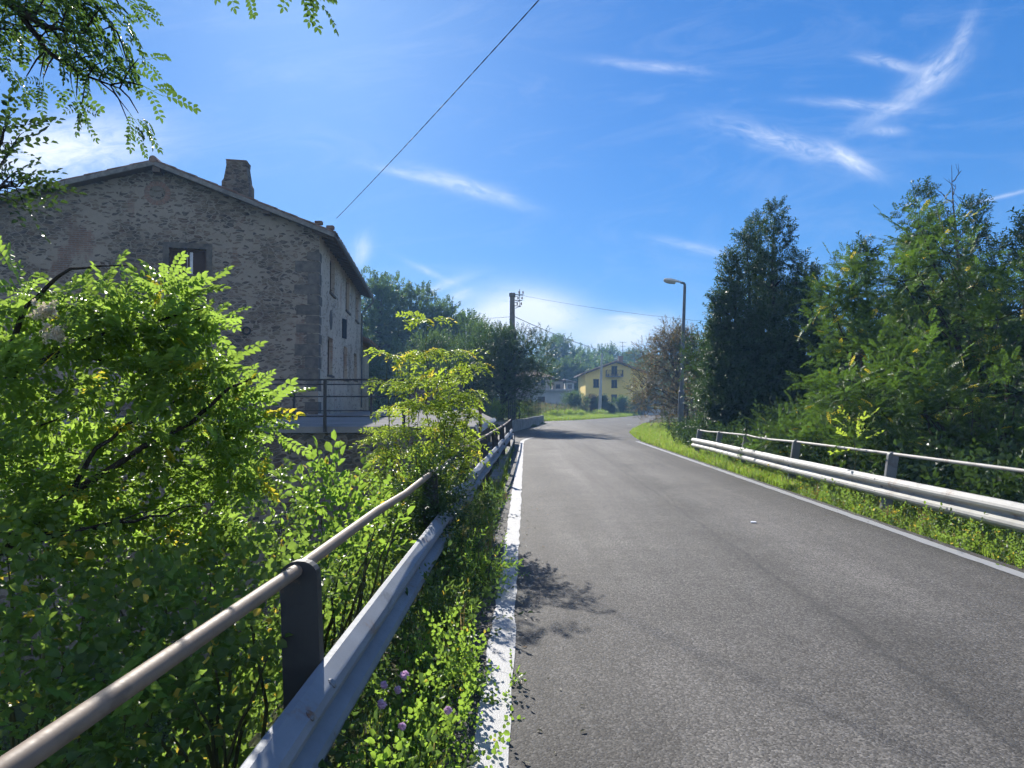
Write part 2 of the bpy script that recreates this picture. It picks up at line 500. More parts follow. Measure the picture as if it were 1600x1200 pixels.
M['l_robT'] = mat_leaf('robinia_leaf_overhead', (0.03, 0.07, 0.016), (0.06, 0.11, 0.022), (0.10, 0.19, 0.03), 0.5, 0.42, 0.35)
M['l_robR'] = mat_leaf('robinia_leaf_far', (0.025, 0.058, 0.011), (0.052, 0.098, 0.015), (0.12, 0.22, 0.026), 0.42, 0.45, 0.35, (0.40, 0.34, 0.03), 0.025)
M['l_ash'] = mat_leaf('yellowing_leaf', (0.10, 0.17, 0.025), (0.19, 0.24, 0.035), (0.44, 0.58, 0.06), 0.52, 0.45, 0.3, (0.50, 0.42, 0.05), 0.06)
M['l_laurel'] = mat_leaf('laurel_leaf', (0.022, 0.052, 0.012), (0.045, 0.088, 0.020), (0.07, 0.14, 0.02), 0.25, 0.5, 0.3)
M['l_bram'] = mat_leaf('bramble_leaf', (0.045, 0.085, 0.020), (0.085, 0.135, 0.030), (0.26, 0.40, 0.06), 0.48, 0.42, 0.35, (0.42, 0.32, 0.04), 0.03)
M['l_dog'] = mat_leaf('dogwood_leaf', (0.055, 0.125, 0.02), (0.095, 0.18, 0.028), (0.32, 0.50, 0.06), 0.52, 0.42, 0.35, (0.45, 0.36, 0.04), 0.02)
M['l_dark'] = mat_leaf('dark_leaf', (0.022, 0.048, 0.014), (0.045, 0.080, 0.022), (0.07, 0.13, 0.02), 0.3, 0.45, 0.35)
M['l_mid'] = mat_leaf('mid_leaf', (0.040, 0.075, 0.022), (0.080, 0.125, 0.034), (0.13, 0.22, 0.045), 0.4, 0.5, 0.3)
M['l_brown'] = mat_leaf('reddish_leaf', (0.042, 0.046, 0.022), (0.085, 0.080, 0.036), (0.14, 0.13, 0.045), 0.4, 0.5, 0.3, (0.17, 0.10, 0.035), 0.25)
M['l_grass'] = mat_leaf('grass_blade', (0.065, 0.12, 0.02), (0.13, 0.20, 0.035), (0.36, 0.52, 0.06), 0.5, 0.5, 0.2, (0.34, 0.29, 0.10), 0.08)
M['l_crop'] = mat_leaf('crop_leaf', (0.05, 0.075, 0.03), (0.10, 0.13, 0.055), (0.16, 0.24, 0.06), 0.4, 0.5, 0.3, (0.20, 0.12, 0.06), 0.3)

# ------------------------------------------------------------------ foliage kit
def leaf2(base, d, nrm, L, W, fold=0.25, curl=0.15):
    """one leaf: two quads folded along the midrib"""
    base = np.array(base, float); d = np.array(d, float); d /= np.linalg.norm(d)
    nrm = np.array(nrm, float); nrm -= d * nrm.dot(d); nrm /= max(1e-6, np.linalg.norm(nrm))
    s = np.cross(d, nrm)
    up = nrm * W * fold
    V = [base, base + d * L * .35 + s * W * .5 + up, base + d * L * .74 + s * W * .42 + up - nrm * L * curl * .5, base + d * L - nrm * L * curl,
         base + d * L * .74 - s * W * .42 + up - nrm * L * curl * .5, base + d * L * .35 - s * W * .5 + up]
    return V, [(0, 1, 2, 3), (0, 3, 4, 5)]


class FB:
    def __init__(s): s.V = []; s.F = []; s.g = []; s.k = 0
    def add(s, V, F, g=None):
        n = len(s.V); s.V += [np.array(v, float) for v in V]; s.F += [tuple(i + n for i in f) for f in F]
        if g is None: g = s.k
        s.g += [g] * len(F)
    def arr(s):
        return np.array(s.V), np.array(s.F, dtype=np.int32), np.array(s.g)


def tpl_pinnate(rng, L=.24, pairs=7, ll=.046, lw=.022, droop=.3, ang=1.1):
    fb = FB()
    def pt(t): return np.array((0, t * L, -droop * L * t * t))
    fb.add([pt(0) + (-.0012, 0, 0), pt(0) + (.0012, 0, 0), pt(.5) + (.0012, 0, 0), pt(.5) + (-.0012, 0, 0)], [(0, 1, 2, 3)])
    fb.add([pt(.5) + (-.001, 0, 0), pt(.5) + (.001, 0, 0), pt(1) + (.0008, 0, 0), pt(1) + (-.0008, 0, 0)], [(0, 1, 2, 3)])
    for i in range(pairs):
        t = .2 + .78 * i / (pairs - 1)
        sz = (.8 + .3 * math.sin(PI * (.15 + .8 * i / pairs))) * rng.uniform(.85, 1.1)
        for sd in (-1, 1):
            a = ang + rng.uniform(-.15, .15)
            d = (sd * math.sin(a), math.cos(a), rng.uniform(-.35, .12))
            V, F = leaf2(pt(t), d, (rng.uniform(-.25, .25), rng.uniform(-.2, .2), 1), ll * sz, lw * sz)
            fb.add(V, F)
    V, F = leaf2(pt(1), (rng.uniform(-.1, .1), 1, -droop), (0, 0, 1), ll * 1.05, lw)
    fb.add(V, F)
    return fb.arr()


def rotm(d, up, roll=0.0):
    d = np.array(d, float); d /= np.linalg.norm(d)
    up = np.array(up, float); z = up - d * up.dot(d)
    if np.linalg.norm(z) < 1e-4: z = np.array((1., 0, 0)) - d * d[0]
    z /= np.linalg.norm(z); x = np.cross(d, z)
    if roll:
        c, s = math.cos(roll), math.sin(roll); x, z = x * c + z * s, z * c - x * s
    return np.array((x, d, z))          # rows: images of local x,y,z


def tpl_pinnate_spray(rng, n=8, length=.55, **kw):
    """a twig with alternate compound leaves"""
    Vs = []; Fs = []; Gs = []; off = 0
    for i in range(n):
        V, F, g = tpl_pinnate(rng, **kw)
        t = (i + .4) / n
        base = np.array((0, t * length, -.12 * length * t * t))
        a = (1 if i % 2 else -1) * rng.uniform(.6, 1.25) if i < n - 1 else rng.uniform(-.2, .2)
        d = (math.sin(a), math.cos(a), rng.uniform(-.15, .45))
        Mx = rotm(d, (rng.uniform(-.3, .3), rng.uniform(-.2, .2), 1))
        Vs.append((V * rng.uniform(.75, 1.1)) @ Mx + base); Fs.append(F + off); Gs.append(np.full(len(F), i)); off += len(V)
    w = .003
    V = np.array([(-w, 0, 0), (w, 0, 0), (w * .4, length, -.12 * length), (-w * .4, length, -.12 * length)])
    Vs.append(V); Fs.append(np.array([(0, 1, 2, 3)]) + off); Gs.append(np.array([n]))
    return np.vstack(Vs), np.vstack(Fs).astype(np.int32), np.concatenate(Gs)


def tpl_spray(rng, n=10, length=.35, ll=.07, lw=.035, spread=1.0, up=.25, quad1=False, whorl=False):
    """a twig with simple leaves"""
    fb = FB()
    for i in range(n):
        t = (i + .3) / n
        base = np.array((0, t * length, -.05 * length * t))
        if whorl:
            az = i * 2.4 + rng.uniform(-.3, .3)
            a = rng.uniform(.5, 1.2) * spread
            d = (math.sin(a) * math.cos(az), math.cos(a), math.sin(a) * math.sin(az))
            nr = (-math.cos(az) * .3 + rng.uniform(-.4, .4), 1.0, .6)
        else:
            a = (1 if i % 2 else -1) * rng.uniform(.6, 1.3) * spread
            if i == n - 1: a = rng.uniform(-.3, .3)
            d = (math.sin(a), math.cos(a), rng.uniform(-.5, .5) + up - .2)
            nr = (rng.uniform(-.5, .5), rng.uniform(-.5, .3), 1)
        sz = rng.uniform(.65, 1.15)
        fb.k = i
        V, F = leaf2(base, d, nr, ll * sz, lw * sz)
        if quad1:
            V = [V[0], (V[1] + V[2]) / 2, V[3], (V[4] + V[5]) / 2]; F = [(0, 1, 2, 3)]
        fb.add(V, F)
    return fb.arr()


def tpl_tuft(rng, n=7, h=.16, w=.006, lean=.5):
    fb = FB()
    for i in range(n):
        fb.k = i
        az = rng.uniform(0, 2 * PI); l = rng.uniform(.1, 1) * lean; hh = h * rng.uniform(.5, 1.15)
        b = np.array((rng.uniform(-.03, .03), rng.uniform(-.03, .03), 0)); dr = np.array((math.cos(az), math.sin(az), 0)); sd = np.array((-math.sin(az), math.cos(az), 0))
        p1 = b + dr * l * hh * .25 + (0, 0, hh * .55); p2 = b + dr * l * hh * .9 + (0, 0, hh * (1 - .35 * l))
        fb.add([b - sd * w, b + sd * w, p1 + sd * w * .8, p1 - sd * w * .8], [(0, 1, 2, 3)])
        fb.add([p1 - sd * w * .8, p1 + sd * w * .8, p2 + sd * w * .1, p2 - sd * w * .1], [(0, 1, 2, 3)])
    return fb.arr()


def scatter(tpls, pos, dirs, ups, scl, rs):
    """numpy instancing of small templates into one vertex/face array; local +Y goes along dirs, +Z near ups"""
    N = len(pos)
    pos = np.asarray(pos, float); dirs = np.asarray(dirs, float); ups = np.asarray(ups, float); scl = np.asarray(scl, float)
    dirs = dirs / np.maximum(1e-9, np.linalg.norm(dirs, axis=1))[:, None]
    z = ups - dirs * (ups * dirs).sum(1)[:, None]
    zn = np.linalg.norm(z, axis=1)
    bad = zn < 1e-4
    z[bad] = np.cross(dirs[bad], np.array((.3, .9, .1)))
    z /= np.maximum(1e-9, np.linalg.norm(z, axis=1))[:, None]
    x = np.cross(dirs, z)
    which = rs.integers(0, len(tpls), N)
    Vs = []; Fs = []; Rs = []; off = 0
    for k, (TV, TF, TG) in enumerate(tpls):
        idx = np.nonzero(which == k)[0]
        if not len(idx): continue
        B = np.stack((x[idx], dirs[idx], z[idx]), 1)          # n,3,3
        V = np.einsum('vk,nkj->nvj', TV, B) * scl[idx][:, None, None] + pos[idx][:, None, :]
        F = TF[None, :, :] + (np.arange(len(idx)) * len(TV))[:, None, None] + off
        ng = int(TG.max()) + 1
        rb = rs.random((len(idx), ng)) * .65 + rs.random((len(idx), 1)) * .35
        Rs.append(rb[:, TG].reshape(-1))
        Vs.append(V.reshape(-1, 3)); Fs.append(F.reshape(-1, TF.shape[1])); off += len(idx) * len(TV)
    return np.vstack(Vs), np.vstack(Fs), np.concatenate(Rs)


def foliage_mesh(name, V, F, rnd):
    me = bpy.data.meshes.new(name)
    me.vertices.add(len(V)); me.vertices.foreach_set('co', V.astype(np.float32).ravel())
    k = F.shape[1]
    me.loops.add(F.size); me.loops.foreach_set('vertex_index', F.astype(np.int32).ravel())
    me.polygons.add(len(F)); me.polygons.foreach_set('loop_start', (np.arange(len(F)) * k).astype(np.int32))
    a = me.attributes.new('rnd', 'FLOAT', 'FACE'); a.data.foreach_set('value', rnd.astype(np.float32))
    me.update(calc_edges=True)
    return me


def in_lobes(lobes, per, rs, shell=.45):
    """lobes: (x,y,z,rx,ry,rz); returns points and outward directions"""
    pos = []; out = []
    for i, lb in enumerate(lobes):
        n = per[i] if hasattr(per, '__len__') else per
        n = int(n)
        d = rs.normal(size=(n, 3)); d /= np.linalg.norm(d, axis=1)[:, None]
        r = rs.random(n) ** shell
        pos.append(np.array(lb[:3]) + d * r[:, None] * np.array(lb[3:6])); out.append(d)
    return np.vstack(pos), np.vstack(out)


def crown(name, lobes, per, tpls, mat, seed, parent=None, ob=.8, ub=.5, rb=.5, smin=.8, smax=1.2, shell=.45, bias=(0, 0, 0), clip=None):
    rs = np.random.default_rng(seed)
    pos, out = in_lobes(lobes, per, rs, shell)
    if clip is not None:
        kpm = clip(pos); pos = pos[kpm]; out = out[kpm]
    n = len(pos)
    dirs = out * ob + np.array((0, 0, ub)) + rs.normal(size=(n, 3)) * rb + np.array(bias)
    ups = np.array((0, 0, 1.0)) + rs.normal(size=(n, 3)) * .35
    V, F, rr = scatter(tpls, pos, dirs, ups, rs.uniform(smin, smax, n), rs)
    me = foliage_mesh(name, V, F, rr)
    return link(name, me, mat, parent), pos


def bez(a, b, n=5, sag=0.0, rng=random, wob=0.0):
    a = np.array(a, float); b = np.array(b, float); L = np.linalg.norm(b - a)
    pts = []
    for i in range(n + 1):
        t = i / n
        p = a + (b - a) * t
        p[2] += sag * L * 4 * t * (1 - t)
        if 0 < i < n: p += np.array([rng.uniform(-1, 1) for _ in range(3)]) * wob * L
        pts.append(p)
    return pts


def make_tree(name, label, cat, base, H, Rad, prof, nl, lobe, per, tpls, lmat, bmat, tr, lo=.25, seed=1, group=None, lean=(0, 0),
              ob=.8, ub=.5, rb=.5, smin=.8, smax=1.2, shell=.45, flat=1.0, twigs=3, top=True, stems=1):
    rng = random.Random(seed)
    base = np.array(base, float)
    root = empty(name, base, label, cat, group)
    lobes = []
    for i in range(nl):
        h = lo + (1 - lo) * ((i + rng.uniform(.1, .9)) / nl) ** .9
        r = Rad * prof(h) * rng.uniform(.45, .95)
        az = i * 2.399 + rng.uniform(-.5, .5)
        c = base + np.array((math.cos(az) * r + lean[0] * h, math.sin(az) * r + lean[1] * h, H * h * .96))
        q = lobe * rng.uniform(.65, 1.3) * (0.55 + .6 * prof(h))
        lobes.append((c[0], c[1], c[2], q, q, q * flat))
    if top:
        lobes.append((base[0] + lean[0], base[1] + lean[1], base[2] + H * .93, lobe * .45, lobe * .45, H * .08))
    if prof in (ROUND, DOME):
        for h in np.linspace(lo + (1 - lo) * .25, .82, 4):
            q = Rad * .5 * prof(h)
            lobes.append((base[0] + lean[0] * h, base[1] + lean[1] * h, base[2] + H * h, q, q, max(q * .8, H * .1)))
    t = MB()
    for sidx in range(stems):
        o = np.array((rng.uniform(-.3, .3), rng.uniform(-.3, .3), 0)) * (stems > 1)
        tp = [base + o - (0, 0, .3)]
        for j in range(1, 7):
            hh = j / 6 * .92
            tp.append(base + o * (1 + hh * 2) + np.array((lean[0] * hh + rng.uniform(-.03, .03) * H * .4, lean[1] * hh + rng.uniform(-.03, .03) * H * .4, H * hh)))
        t.tube(tp, [tr * (1.25 if j == 0 else 1 - .145 * j) for j in range(7)], 7)
    for lb in lobes:
        c = np.array(lb[:3]); h = (c[2] - base[2]) / H
        hs = max(.12, h * rng.uniform(.55, .8))
        s = base + np.array((lean[0] * hs, lean[1] * hs, H * hs))
        t.tube(bez(s, c, 4, .06, rng, .05), [tr * .45 * (1 - hs * .6), tr * .36 * (1 - hs * .6), tr * .27, tr * .18, tr * .1], 5)
        for q in range(twigs):
            d = np.array([rng.gauss(0, 1) for _ in range(3)]); d /= np.linalg.norm(d)
            t.tube(bez(c, c + d * np.array(lb[3:6]) * .9, 2, .05, rng, .06), [tr * .11, tr * .08, tr * .03], 4)
    t.build('trunk', bmat, root, smooth=True, fix=False)
    crown('crown', lobes, per, tpls, lmat, seed + 7, root, ob, ub, rb, smin, smax, shell)
    return root

_r = random.Random(5)
T_ROB = [tpl_pinnate_spray(_r, 4, .16, L=.17, pairs=6, ll=.043, lw=.024, droop=.22) for _ in range(5)]
T_ROBT = [tpl_pinnate_spray(_r, 3, .12, L=.17, pairs=6, ll=.040, lw=.021, droop=.4) for _ in range(4)]
T_ROB1 = [tpl_pinnate(_r, L=.21, pairs=7, ll=.043, lw=.021, droop=.35) for _ in range(4)]
T_ROBR = [tpl_pinnate_spray(_r, 9, .6, L=.23, pairs=6, ll=.055, lw=.026, droop=.25) for _ in range(3)]
T_ASH = [tpl_pinnate_spray(_r, 6, .34, L=.21, pairs=4, ll=.088, lw=.034, droop=.75, ang=.9) for _ in range(4)]
T_LAUREL = [tpl_spray(_r, 16, .34, .10, .040, .95, .3, True, True) for _ in range(4)]
T_BRAM = [tpl_spray(_r, 9, .24, .045, .036, 1.0, .2) for _ in range(4)]
T_DOG = [tpl_spray(_r, 9, .38, .085, .047, .95, .35) for _ in range(3)]
T_SMALL = [tpl_spray(_r, 12, .35, .045, .022, 1.0, .25) for _ in range(4)]
T_FAR = [tpl_spray(_r, 14, .8, .27, .16, 1.1, .2, True) for _ in range(4)]
T_FARL = [tpl_spray(_r, 12, 1.5, .48, .30, 1.1, .2, True) for _ in range(4)]
T_MED = [tpl_spray(_r, 14, .5, .10, .055, 1.0, .25, True) for _ in range(4)]
T_CLOV = [tpl_spray(_r, 8, .12, .024, .018, 1.0, .3) for _ in range(3)]
T_HERB = [tpl_spray(_r, 12, .34, .06, .018, .8, .3) for _ in range(3)]
T_TUFT = [tpl_tuft(_r, 8, .15, .005, .6) for _ in range(4)]
T_TUFTL = [tpl_tuft(_r, 8, .34, .006, .8) for _ in range(4)]

# ------------------------------------------------------------------ ground, road
LINE_L = lambda y: -.16 + .0195 * y
LINE_R = lambda y: 4.60 + .027 * y
RIGHT = [(-12, 4.50), (0, 4.78), (10, 5.06), (20, 5.33), (30, 5.62), (34, 6.0), (40, 6.75), (48, 8.6), (60, 11.6), (75, 15.5), (95, 21), (118, 28)]
LEFT = [(-12, -.62), (0, -.42), (15, -.14), (28, .12), (34, .1), (39.3, -.04), (50, 1.46), (59.6, 2.8)]
FAR = [(3.3, 66.3), (6.5, 70.5), (13.4, 86.4), (19.7, 105), (24, 119)]


def edge_at(tab, y):
    return np.interp(y, [t[0] for t in tab], [t[1] for t in tab])


def zt(x, y):
    x = np.asarray(x, float); y = np.asarray(y, float)
    z = np.full(np.broadcast(x, y).shape, -.05)
    x, y = np.broadcast_arrays(x, y)
    el = edge_at(LEFT, y)
    d = el - .45 - x
    val = -4.6 * sstep(d / 4.2) * (1 - sstep((y - 29) / 5))
    z = z + np.where(d > 0, val, 0)
    # gardens behind the low wall
    z = z + .55 * sstep((y - 36) / 3) * sstep((el - .15 - x) / .6) * (1 - sstep((y - 58.4) / 1.0))
    # wooded rise behind the stone house
    z = z + 6.5 * sstep((y - 52) / 40) * sstep((-x - 2 + (y - 60) * .02) / 22)
    # field beyond the bend
    ox = np.interp(y, [66.3, 70.5, 86.4, 105, 119, 180], [3.3, 6.5, 13.4, 19.7, 24, 40])
    dd = np.where(y > 68, (ox - x), -1) * .8
    z = z + 1.35 * sstep(dd / 16) * sstep((y - 67) / 12)
    z = z + 1.3 * sstep((y - 116) / 10) * (x > 10)
    # the ground falls away behind the right-hand barrier
    er = edge_at(RIGHT, y)
    z = z - 3.0 * sstep((x - er - 1.15) / 4.5) * (1 - sstep((y - 22) / 8))
    # far hill
    z = z + 22 * sstep((y - 150) / 220)
    return z


def grid_axis(*segs):
    out = []
    for a, b, st in segs: out += list(np.arange(a, b, st))
    out.append(segs[-1][1]); return np.array(out)


gx = grid_axis((-420, -60, 24), (-60, -14, 3), (-14, -5, .8), (-5, 1, .3), (1, 5, 1), (5, 11, .4), (11, 40, 2), (40, 420, 24))
gy = grid_axis((-30, -2, 2), (-2, 20, .5), (20, 62, .8), (62, 125, 2), (125, 640, 18))
GX, GY = np.meshgrid(gx, gy)
GZ = zt(GX, GY)
rs0 = np.random.default_rng(3)
_mask = (GX < edge_at(LEFT, GY) - .6) | (GX > edge_at(RIGHT, GY) + .5)
GZ = GZ + np.where(_mask, rs0.normal(size=GZ.shape) * .03, 0)
nxg, nyg = len(gx), len(gy)
gi = np.arange(nxg * nyg).reshape(nyg, nxg)
gf = np.stack((gi[:-1, :-1], gi[:-1, 1:], gi[1:, 1:], gi[1:, :-1]), -1).reshape(-1, 4)
me = foliage_mesh('ground', np.stack((GX, GY, GZ), -1).reshape(-1, 3), gf, np.zeros(len(gf)))
tag(link('ground', me, M['ground'], None, True), kind='structure')

road_poly = [(x, y) for y, x in LEFT] + [(-14, 61.5), (-16, 67.5)] + FAR + [(x, y) for y, x in RIGHT[::-1]]
mb = MB()
vs = [Vector((x, y, 0)) for x, y in road_poly]
mb.add(vs, [tuple(t) for t in tessellate_polygon([vs])])
nroad = len(vs)
mb.add([v - Vector((0, 0, .12)) for v in vs], [])
mb.add([], [])
for i in range(nroad):
    j = (i + 1) % nroad
    mb.f.append([i, j, j + nroad, i + nroad]); mb.m.append(0)
road = tag(mb.build('road', M['asphalt'], fix=False), kind='structure')
for p in road.data.polygons:
    if p.normal.z < -.5: p.flip()


def strip(name, pts, w, z, mat, parent, seed=1, jag=.012):
    rng = random.Random(seed); mb = MB(); vs = []; fs = []
    # resample and roughen the edges of the painted line
    P2 = []
    for (a, b) in zip(pts[:-1], pts[1:]):
        n = max(1, int(math.hypot(b[0] - a[0], b[1] - a[1]) / .25))
        for i in range(n): P2.append((a[0] + (b[0] - a[0]) * i / n, a[1] + (b[1] - a[1]) * i / n))
    P2.append(pts[-1])
    for i, p in enumerate(P2):
        q = P2[min(i + 1, len(P2) - 1)]; r = P2[max(i - 1, 0)]
        t = Vector((q[0] - r[0], q[1] - r[1])).normalized(); nn = Vector((t.y, -t.x))
        for sd in (-1, 1):
            o = nn * sd * (w / 2 + rng.uniform(-jag, jag))
            vs.append((p[0] + o.x, p[1] + o.y, z))
    for i in range(len(P2) - 1):
        fs.append((2 * i, 2 * i + 1, 2 * i + 3, 2 * i + 2))
    mb.add(vs, fs)
    return mb.build(name, mat, parent)


lpts = [(LINE_L(y), y) for y in range(-10, 30, 2)] + [(.46, 30.2), (.58, 31.4), (.8, 32.6), (1.0, 33.4)]
tag(strip('left_edge_line', lpts, .17, .005, M['paint'], None, 1), kind='structure')
rpts = [(LINE_R(y), y) for y in range(-10, 31, 2)]
tag(strip('right_edge_line', rpts, .15, .005, M['paint'], None, 2), kind='structure')
tag(strip('far_road_mark', [(9.2, 55.2), (9.9, 54.6), (10.4, 54.9)], .25, .005, M['paint'], None, 3), kind='structure')

# ------------------------------------------------------------------ guard rails
WPROF = [(0, .312), (.022, .308), (.072, .268), (.082, .240), (.074, .210), (.014, .172), (.004, .156), (.014, .140), (.074, .102), (.082, .072), (.072, .044), (.022, .004), (0, 0),
         (-.005, .002), (.018, .009), (.067, .048), (.077, .072), (.069, .099), (.009, .137), (-.001, .156), (.009, .175), (.069, .213), (.077, .240), (.067, .264), (.018, .303), (-.005, .310)]


def lerp_path(tab, y):
    ys = [t[1] for t in tab]
    return np.array([np.interp(y, ys, [t[k] for t in tab]) for k in range(len(tab[0])) if k != 1])


def beam(path, y0, y1, side, parent, mat, dent=0.0, seed=1, step=.25):
    """W-beam along path [(x,y,ztop)], humps pointing to `side` (+1 = +x)"""
    rng = random.Random(seed); fr = []
    n = max(2, int((y1 - y0) / step)); a1 = 0; a2 = 0; a3 = 0
    for i in range(n + 1):
        y = y0 + (y1 - y0) * i / n
        x, z = lerp_path(path, y)
        x2, _ = lerp_path(path, y + .3)
        t = Vector((x2 - x, .3, 0)).normalized()
        xa = Vector((t.y, -t.x, 0)) * side; za = Vector((0, 0, 1))
        if dent:
            a1 = .8 * a1 + rng.gauss(0, dent); a2 = .8 * a2 + rng.gauss(0, dent * .6); a3 = .8 * a3 + rng.gauss(0, dent * 2)
            za = (za + xa * a3).normalized()
            fr.append(((x + a1, y, z - .312 + a2), xa * (1 + a3), za))
        else:
            fr.append(((x, y, z - .312), xa, za))
    mb = MB(); mb.sweep(fr, WPROF)
    o = mb.build('beam', mat, parent, smooth=True)
    o.data.set_sharp_from_angle(angle=R(20))
    return o


def bolt(parent, p, nrm, r=.016):
    mb = MB(); p = Vector(p); n = Vector(nrm).normalized()
    mb.tube([p - n * .004, p + n * .006, p + n * .011], [r, r, r * .55], 10)
    mb.build('bolt', M['bolt'], parent, smooth=False)


def guard_post(parent, top, foot, w, side, mat, depth=.06, t=.007):
    """C-section post seen face-on from along the road, rounded head, leaning; top/foot = centre points"""
    top = Vector(top); foot = Vector(foot)
    up = (top - foot).normalized(); xx = Vector((1, 0, 0)); xx = (xx - up * xx.dot(up)).normalized(); yy = up.cross(xx)
    L = (top - foot).length
    mb = MB()
    out = [(-w / 2, 0), (w / 2, 0), (w / 2, L)] + [(math.cos(a) * w / 2, L + math.sin(a) * w / 2 * .8) for a in np.linspace(0, PI, 11)[1:-1]] + [(-w / 2, L)]
    poly = [foot + xx * a + up * b for a, b in out]
    mb.prism(poly, yy * t)
    # folded rim all round the edge
    rim = [(w / 2, 0), (w / 2, L)] + [(math.cos(a) * w / 2, L + math.sin(a) * w / 2 * .8) for a in np.linspace(0, PI, 11)[1:-1]] + [(-w / 2, L), (-w / 2, 0)]
    vs = []; fs = []
    for (a, b) in rim:
        k = (w / 2 - t) / (w / 2)
        a2 = a * k; b2 = b if b <= L else L + (b - L) * k
        for (p_, q_) in ((a, b), (a2, b2)):
            for dep in (t * .5, depth):
                vs.append(foot + xx * p_ + up * q_ + yy * dep)
    for i in range(len(rim) - 1):
        o = i * 4; q = o + 4
        fs += [(o, q, q + 1, o + 1), (o + 2, o + 3, q + 3, q + 2), (o + 1, q + 1, q + 3, o + 3)]
    mb.add(vs, fs)
    return mb.build('post', mat, parent)


def handrail(parent, pts, r, mat):
    mb = MB(); P2 = []
    for i in range(len(pts) - 1):
        a = np.array(pts[i], float); b = np.array(pts[i + 1], float)
        for k in range(4): P2.append(a + (b - a) * k / 4)
    P2.append(np.array(pts[-1], float))
    mb.tube(P2, r, 12)
    return mb.build('handrail', mat, parent, smooth=True)


# left: near, intact stretch
gl = empty('guardrail', (-.7, 2.7, 0), 'near left guardrail with blue-grey steel beam, beige tube handrail and black rounded post', 'guardrail', 'guardrails along the road')
BL = [(-.80, -3, .59), (-.74, 2.7, .60), (-.665, 6.7, .60)]
beam(BL, -3, 6.6, 1, gl, M['galv'], seed=3)
mb = MB(); mb.sweep([((-.672, 6.52, .288), (1.02, 0, 0), (0, 0, 1)), ((-.655, 7.05, .25), (1.0, 0.1, 0), (0.02, 0, 1))], [(p[0] + .006, p[1] * .9) for p in WPROF])
mb.build('torn_end_plate', M['galv'], gl)
guard_post(gl, (-.835, 2.72, .93), (-.775, 2.66, -.05), .145, 1, M['post'])
guard_post(gl, (-.77, 6.45, .93), (-.72, 6.4, -.05), .145, 1, M['post'])
guard_post(gl, (-.90, -1.2, .93), (-.85, -1.2, -.05), .145, 1, M['post'])
handrail(gl, [(-1.06, -3, .95), (-.845, 2.70, .95), (-.815, 4.2, .955), (-.80, 5.2, .93), (-.765, 6.46, .95)], .026, M['rail'])
for yy in (2.35, 2.62):
    for zz in (.555, .375):
        x, _ = lerp_path(BL, yy)
        bolt(gl, (x + .066, yy, zz), (.75, 0, .75 if zz > .45 else .5), .020)
# left: battered stretch
gl2 = empty('guardrail', (-.6, 7.2, 0), 'battered far left guardrail with scraped dented beam and sagging dark handrail', 'guardrail', 'guardrails along the road')
BL2 = [(-.70, 7.0, .66), (-.61, 9.0, .63), (-.50, 13, .60), (-.28, 20, .60), (-.02, 28.5, .60)]
beam(BL2, 7.05, 10.6, 1, gl2, M['galv'], .010, 8, .12)
beam([(a - .012, b, c) for a, b, c in BL2], 10.4, 19.5, 1, gl2, M['galv'], .004, 9, .2)
beam(BL2, 19.4, 28.5, 1, gl2, M['galv'], .004, 10, .3)
hp = [(-.765, 6.50, .95), (-.75, 8.2, .86), (-.72, 10.2, .95)]
handrail(gl2, [(-.765, 6.50, .95), (-.755, 7.4, .92), (-.745, 8.6, .925), (-.70, 10.2, .95)], .026, M['post'])
handrail(gl2, [(-.70, 10.2, .95), (-.55, 13.8, .955), (-.42, 16.9, .96), (-.30, 20.4, .95), (-.16, 25, .95), (-.06, 30, .95)], .026, M['rail'])
for (x, y) in ((-.71, 10.2), (-.56, 13.8), (-.43, 16.9), (-.31, 20.4), (-.17, 25), (-.07, 29.9)):
    guard_post(gl2, (x, y, .93), (x + .05, y, -.05), .15, 1, M['post'])
# right
gr = empty('guardrail', (5.5, 10, 0), 'long pale guardrail on the right verge with leaning posts and bent handrail', 'guardrail', 'guardrails along the road')
BR = [(5.42, 1, .55), (5.44, 10.2, .55), (5.47, 13.7, .55), (5.60, 17, .55), (5.82, 20, .53), (6.0, 22.9, .50)]
beam(BR, 1, 10.2, -1, gr, M['galvR'], .0015, 4, .4)
beam([(a + .012, b, c) for a, b, c in BR], 10.0, 17.0, -1, gr, M['galvR'], .0015, 5, .4)
beam(BR, 16.9, 22.9, -1, gr, M['galvR'], .002, 6, .4)
RP = [(5.62, 6.7, .86), (5.62, 10.2, .86), (5.64, 13.7, .86), (5.76, 16.95, .84), (5.96, 19.8, .80), (6.14, 22.6, .76)]
for (x, y, z) in RP:
    guard_post(gr, (x, y, z - .02), (x - .17, y, -.3), .15, -1, M['postR'])
hr = [(5.60, 1, .87), (5.62, 6.7, .87), (5.62, 10.2, .87), (5.64, 13.7, .86), (5.68, 15.2, .83), (5.74, 16.4, .83), (5.76, 16.95, .85), (5.86, 18.6, .82), (5.96, 19.8, .80), (6.06, 21.4, .76), (6.14, 22.6, .76)]
handrail(gr, hr, .024, M['railR'])
for (x, y, z) in RP[1:4]:
    for dy in (-.09, .09):
        bx, bz = lerp_path(BR, y)
        bolt(gr, (bx - .06, y + dy, bz - .05), (-.75, 0, .6), .015)
        bolt(gr, (bx - .06, y + dy, bz - .22), (-.75, 0, .6), .015)
    bolt(gr, (bx - .006, y, bz - .156), (-1, 0, 0), .03)

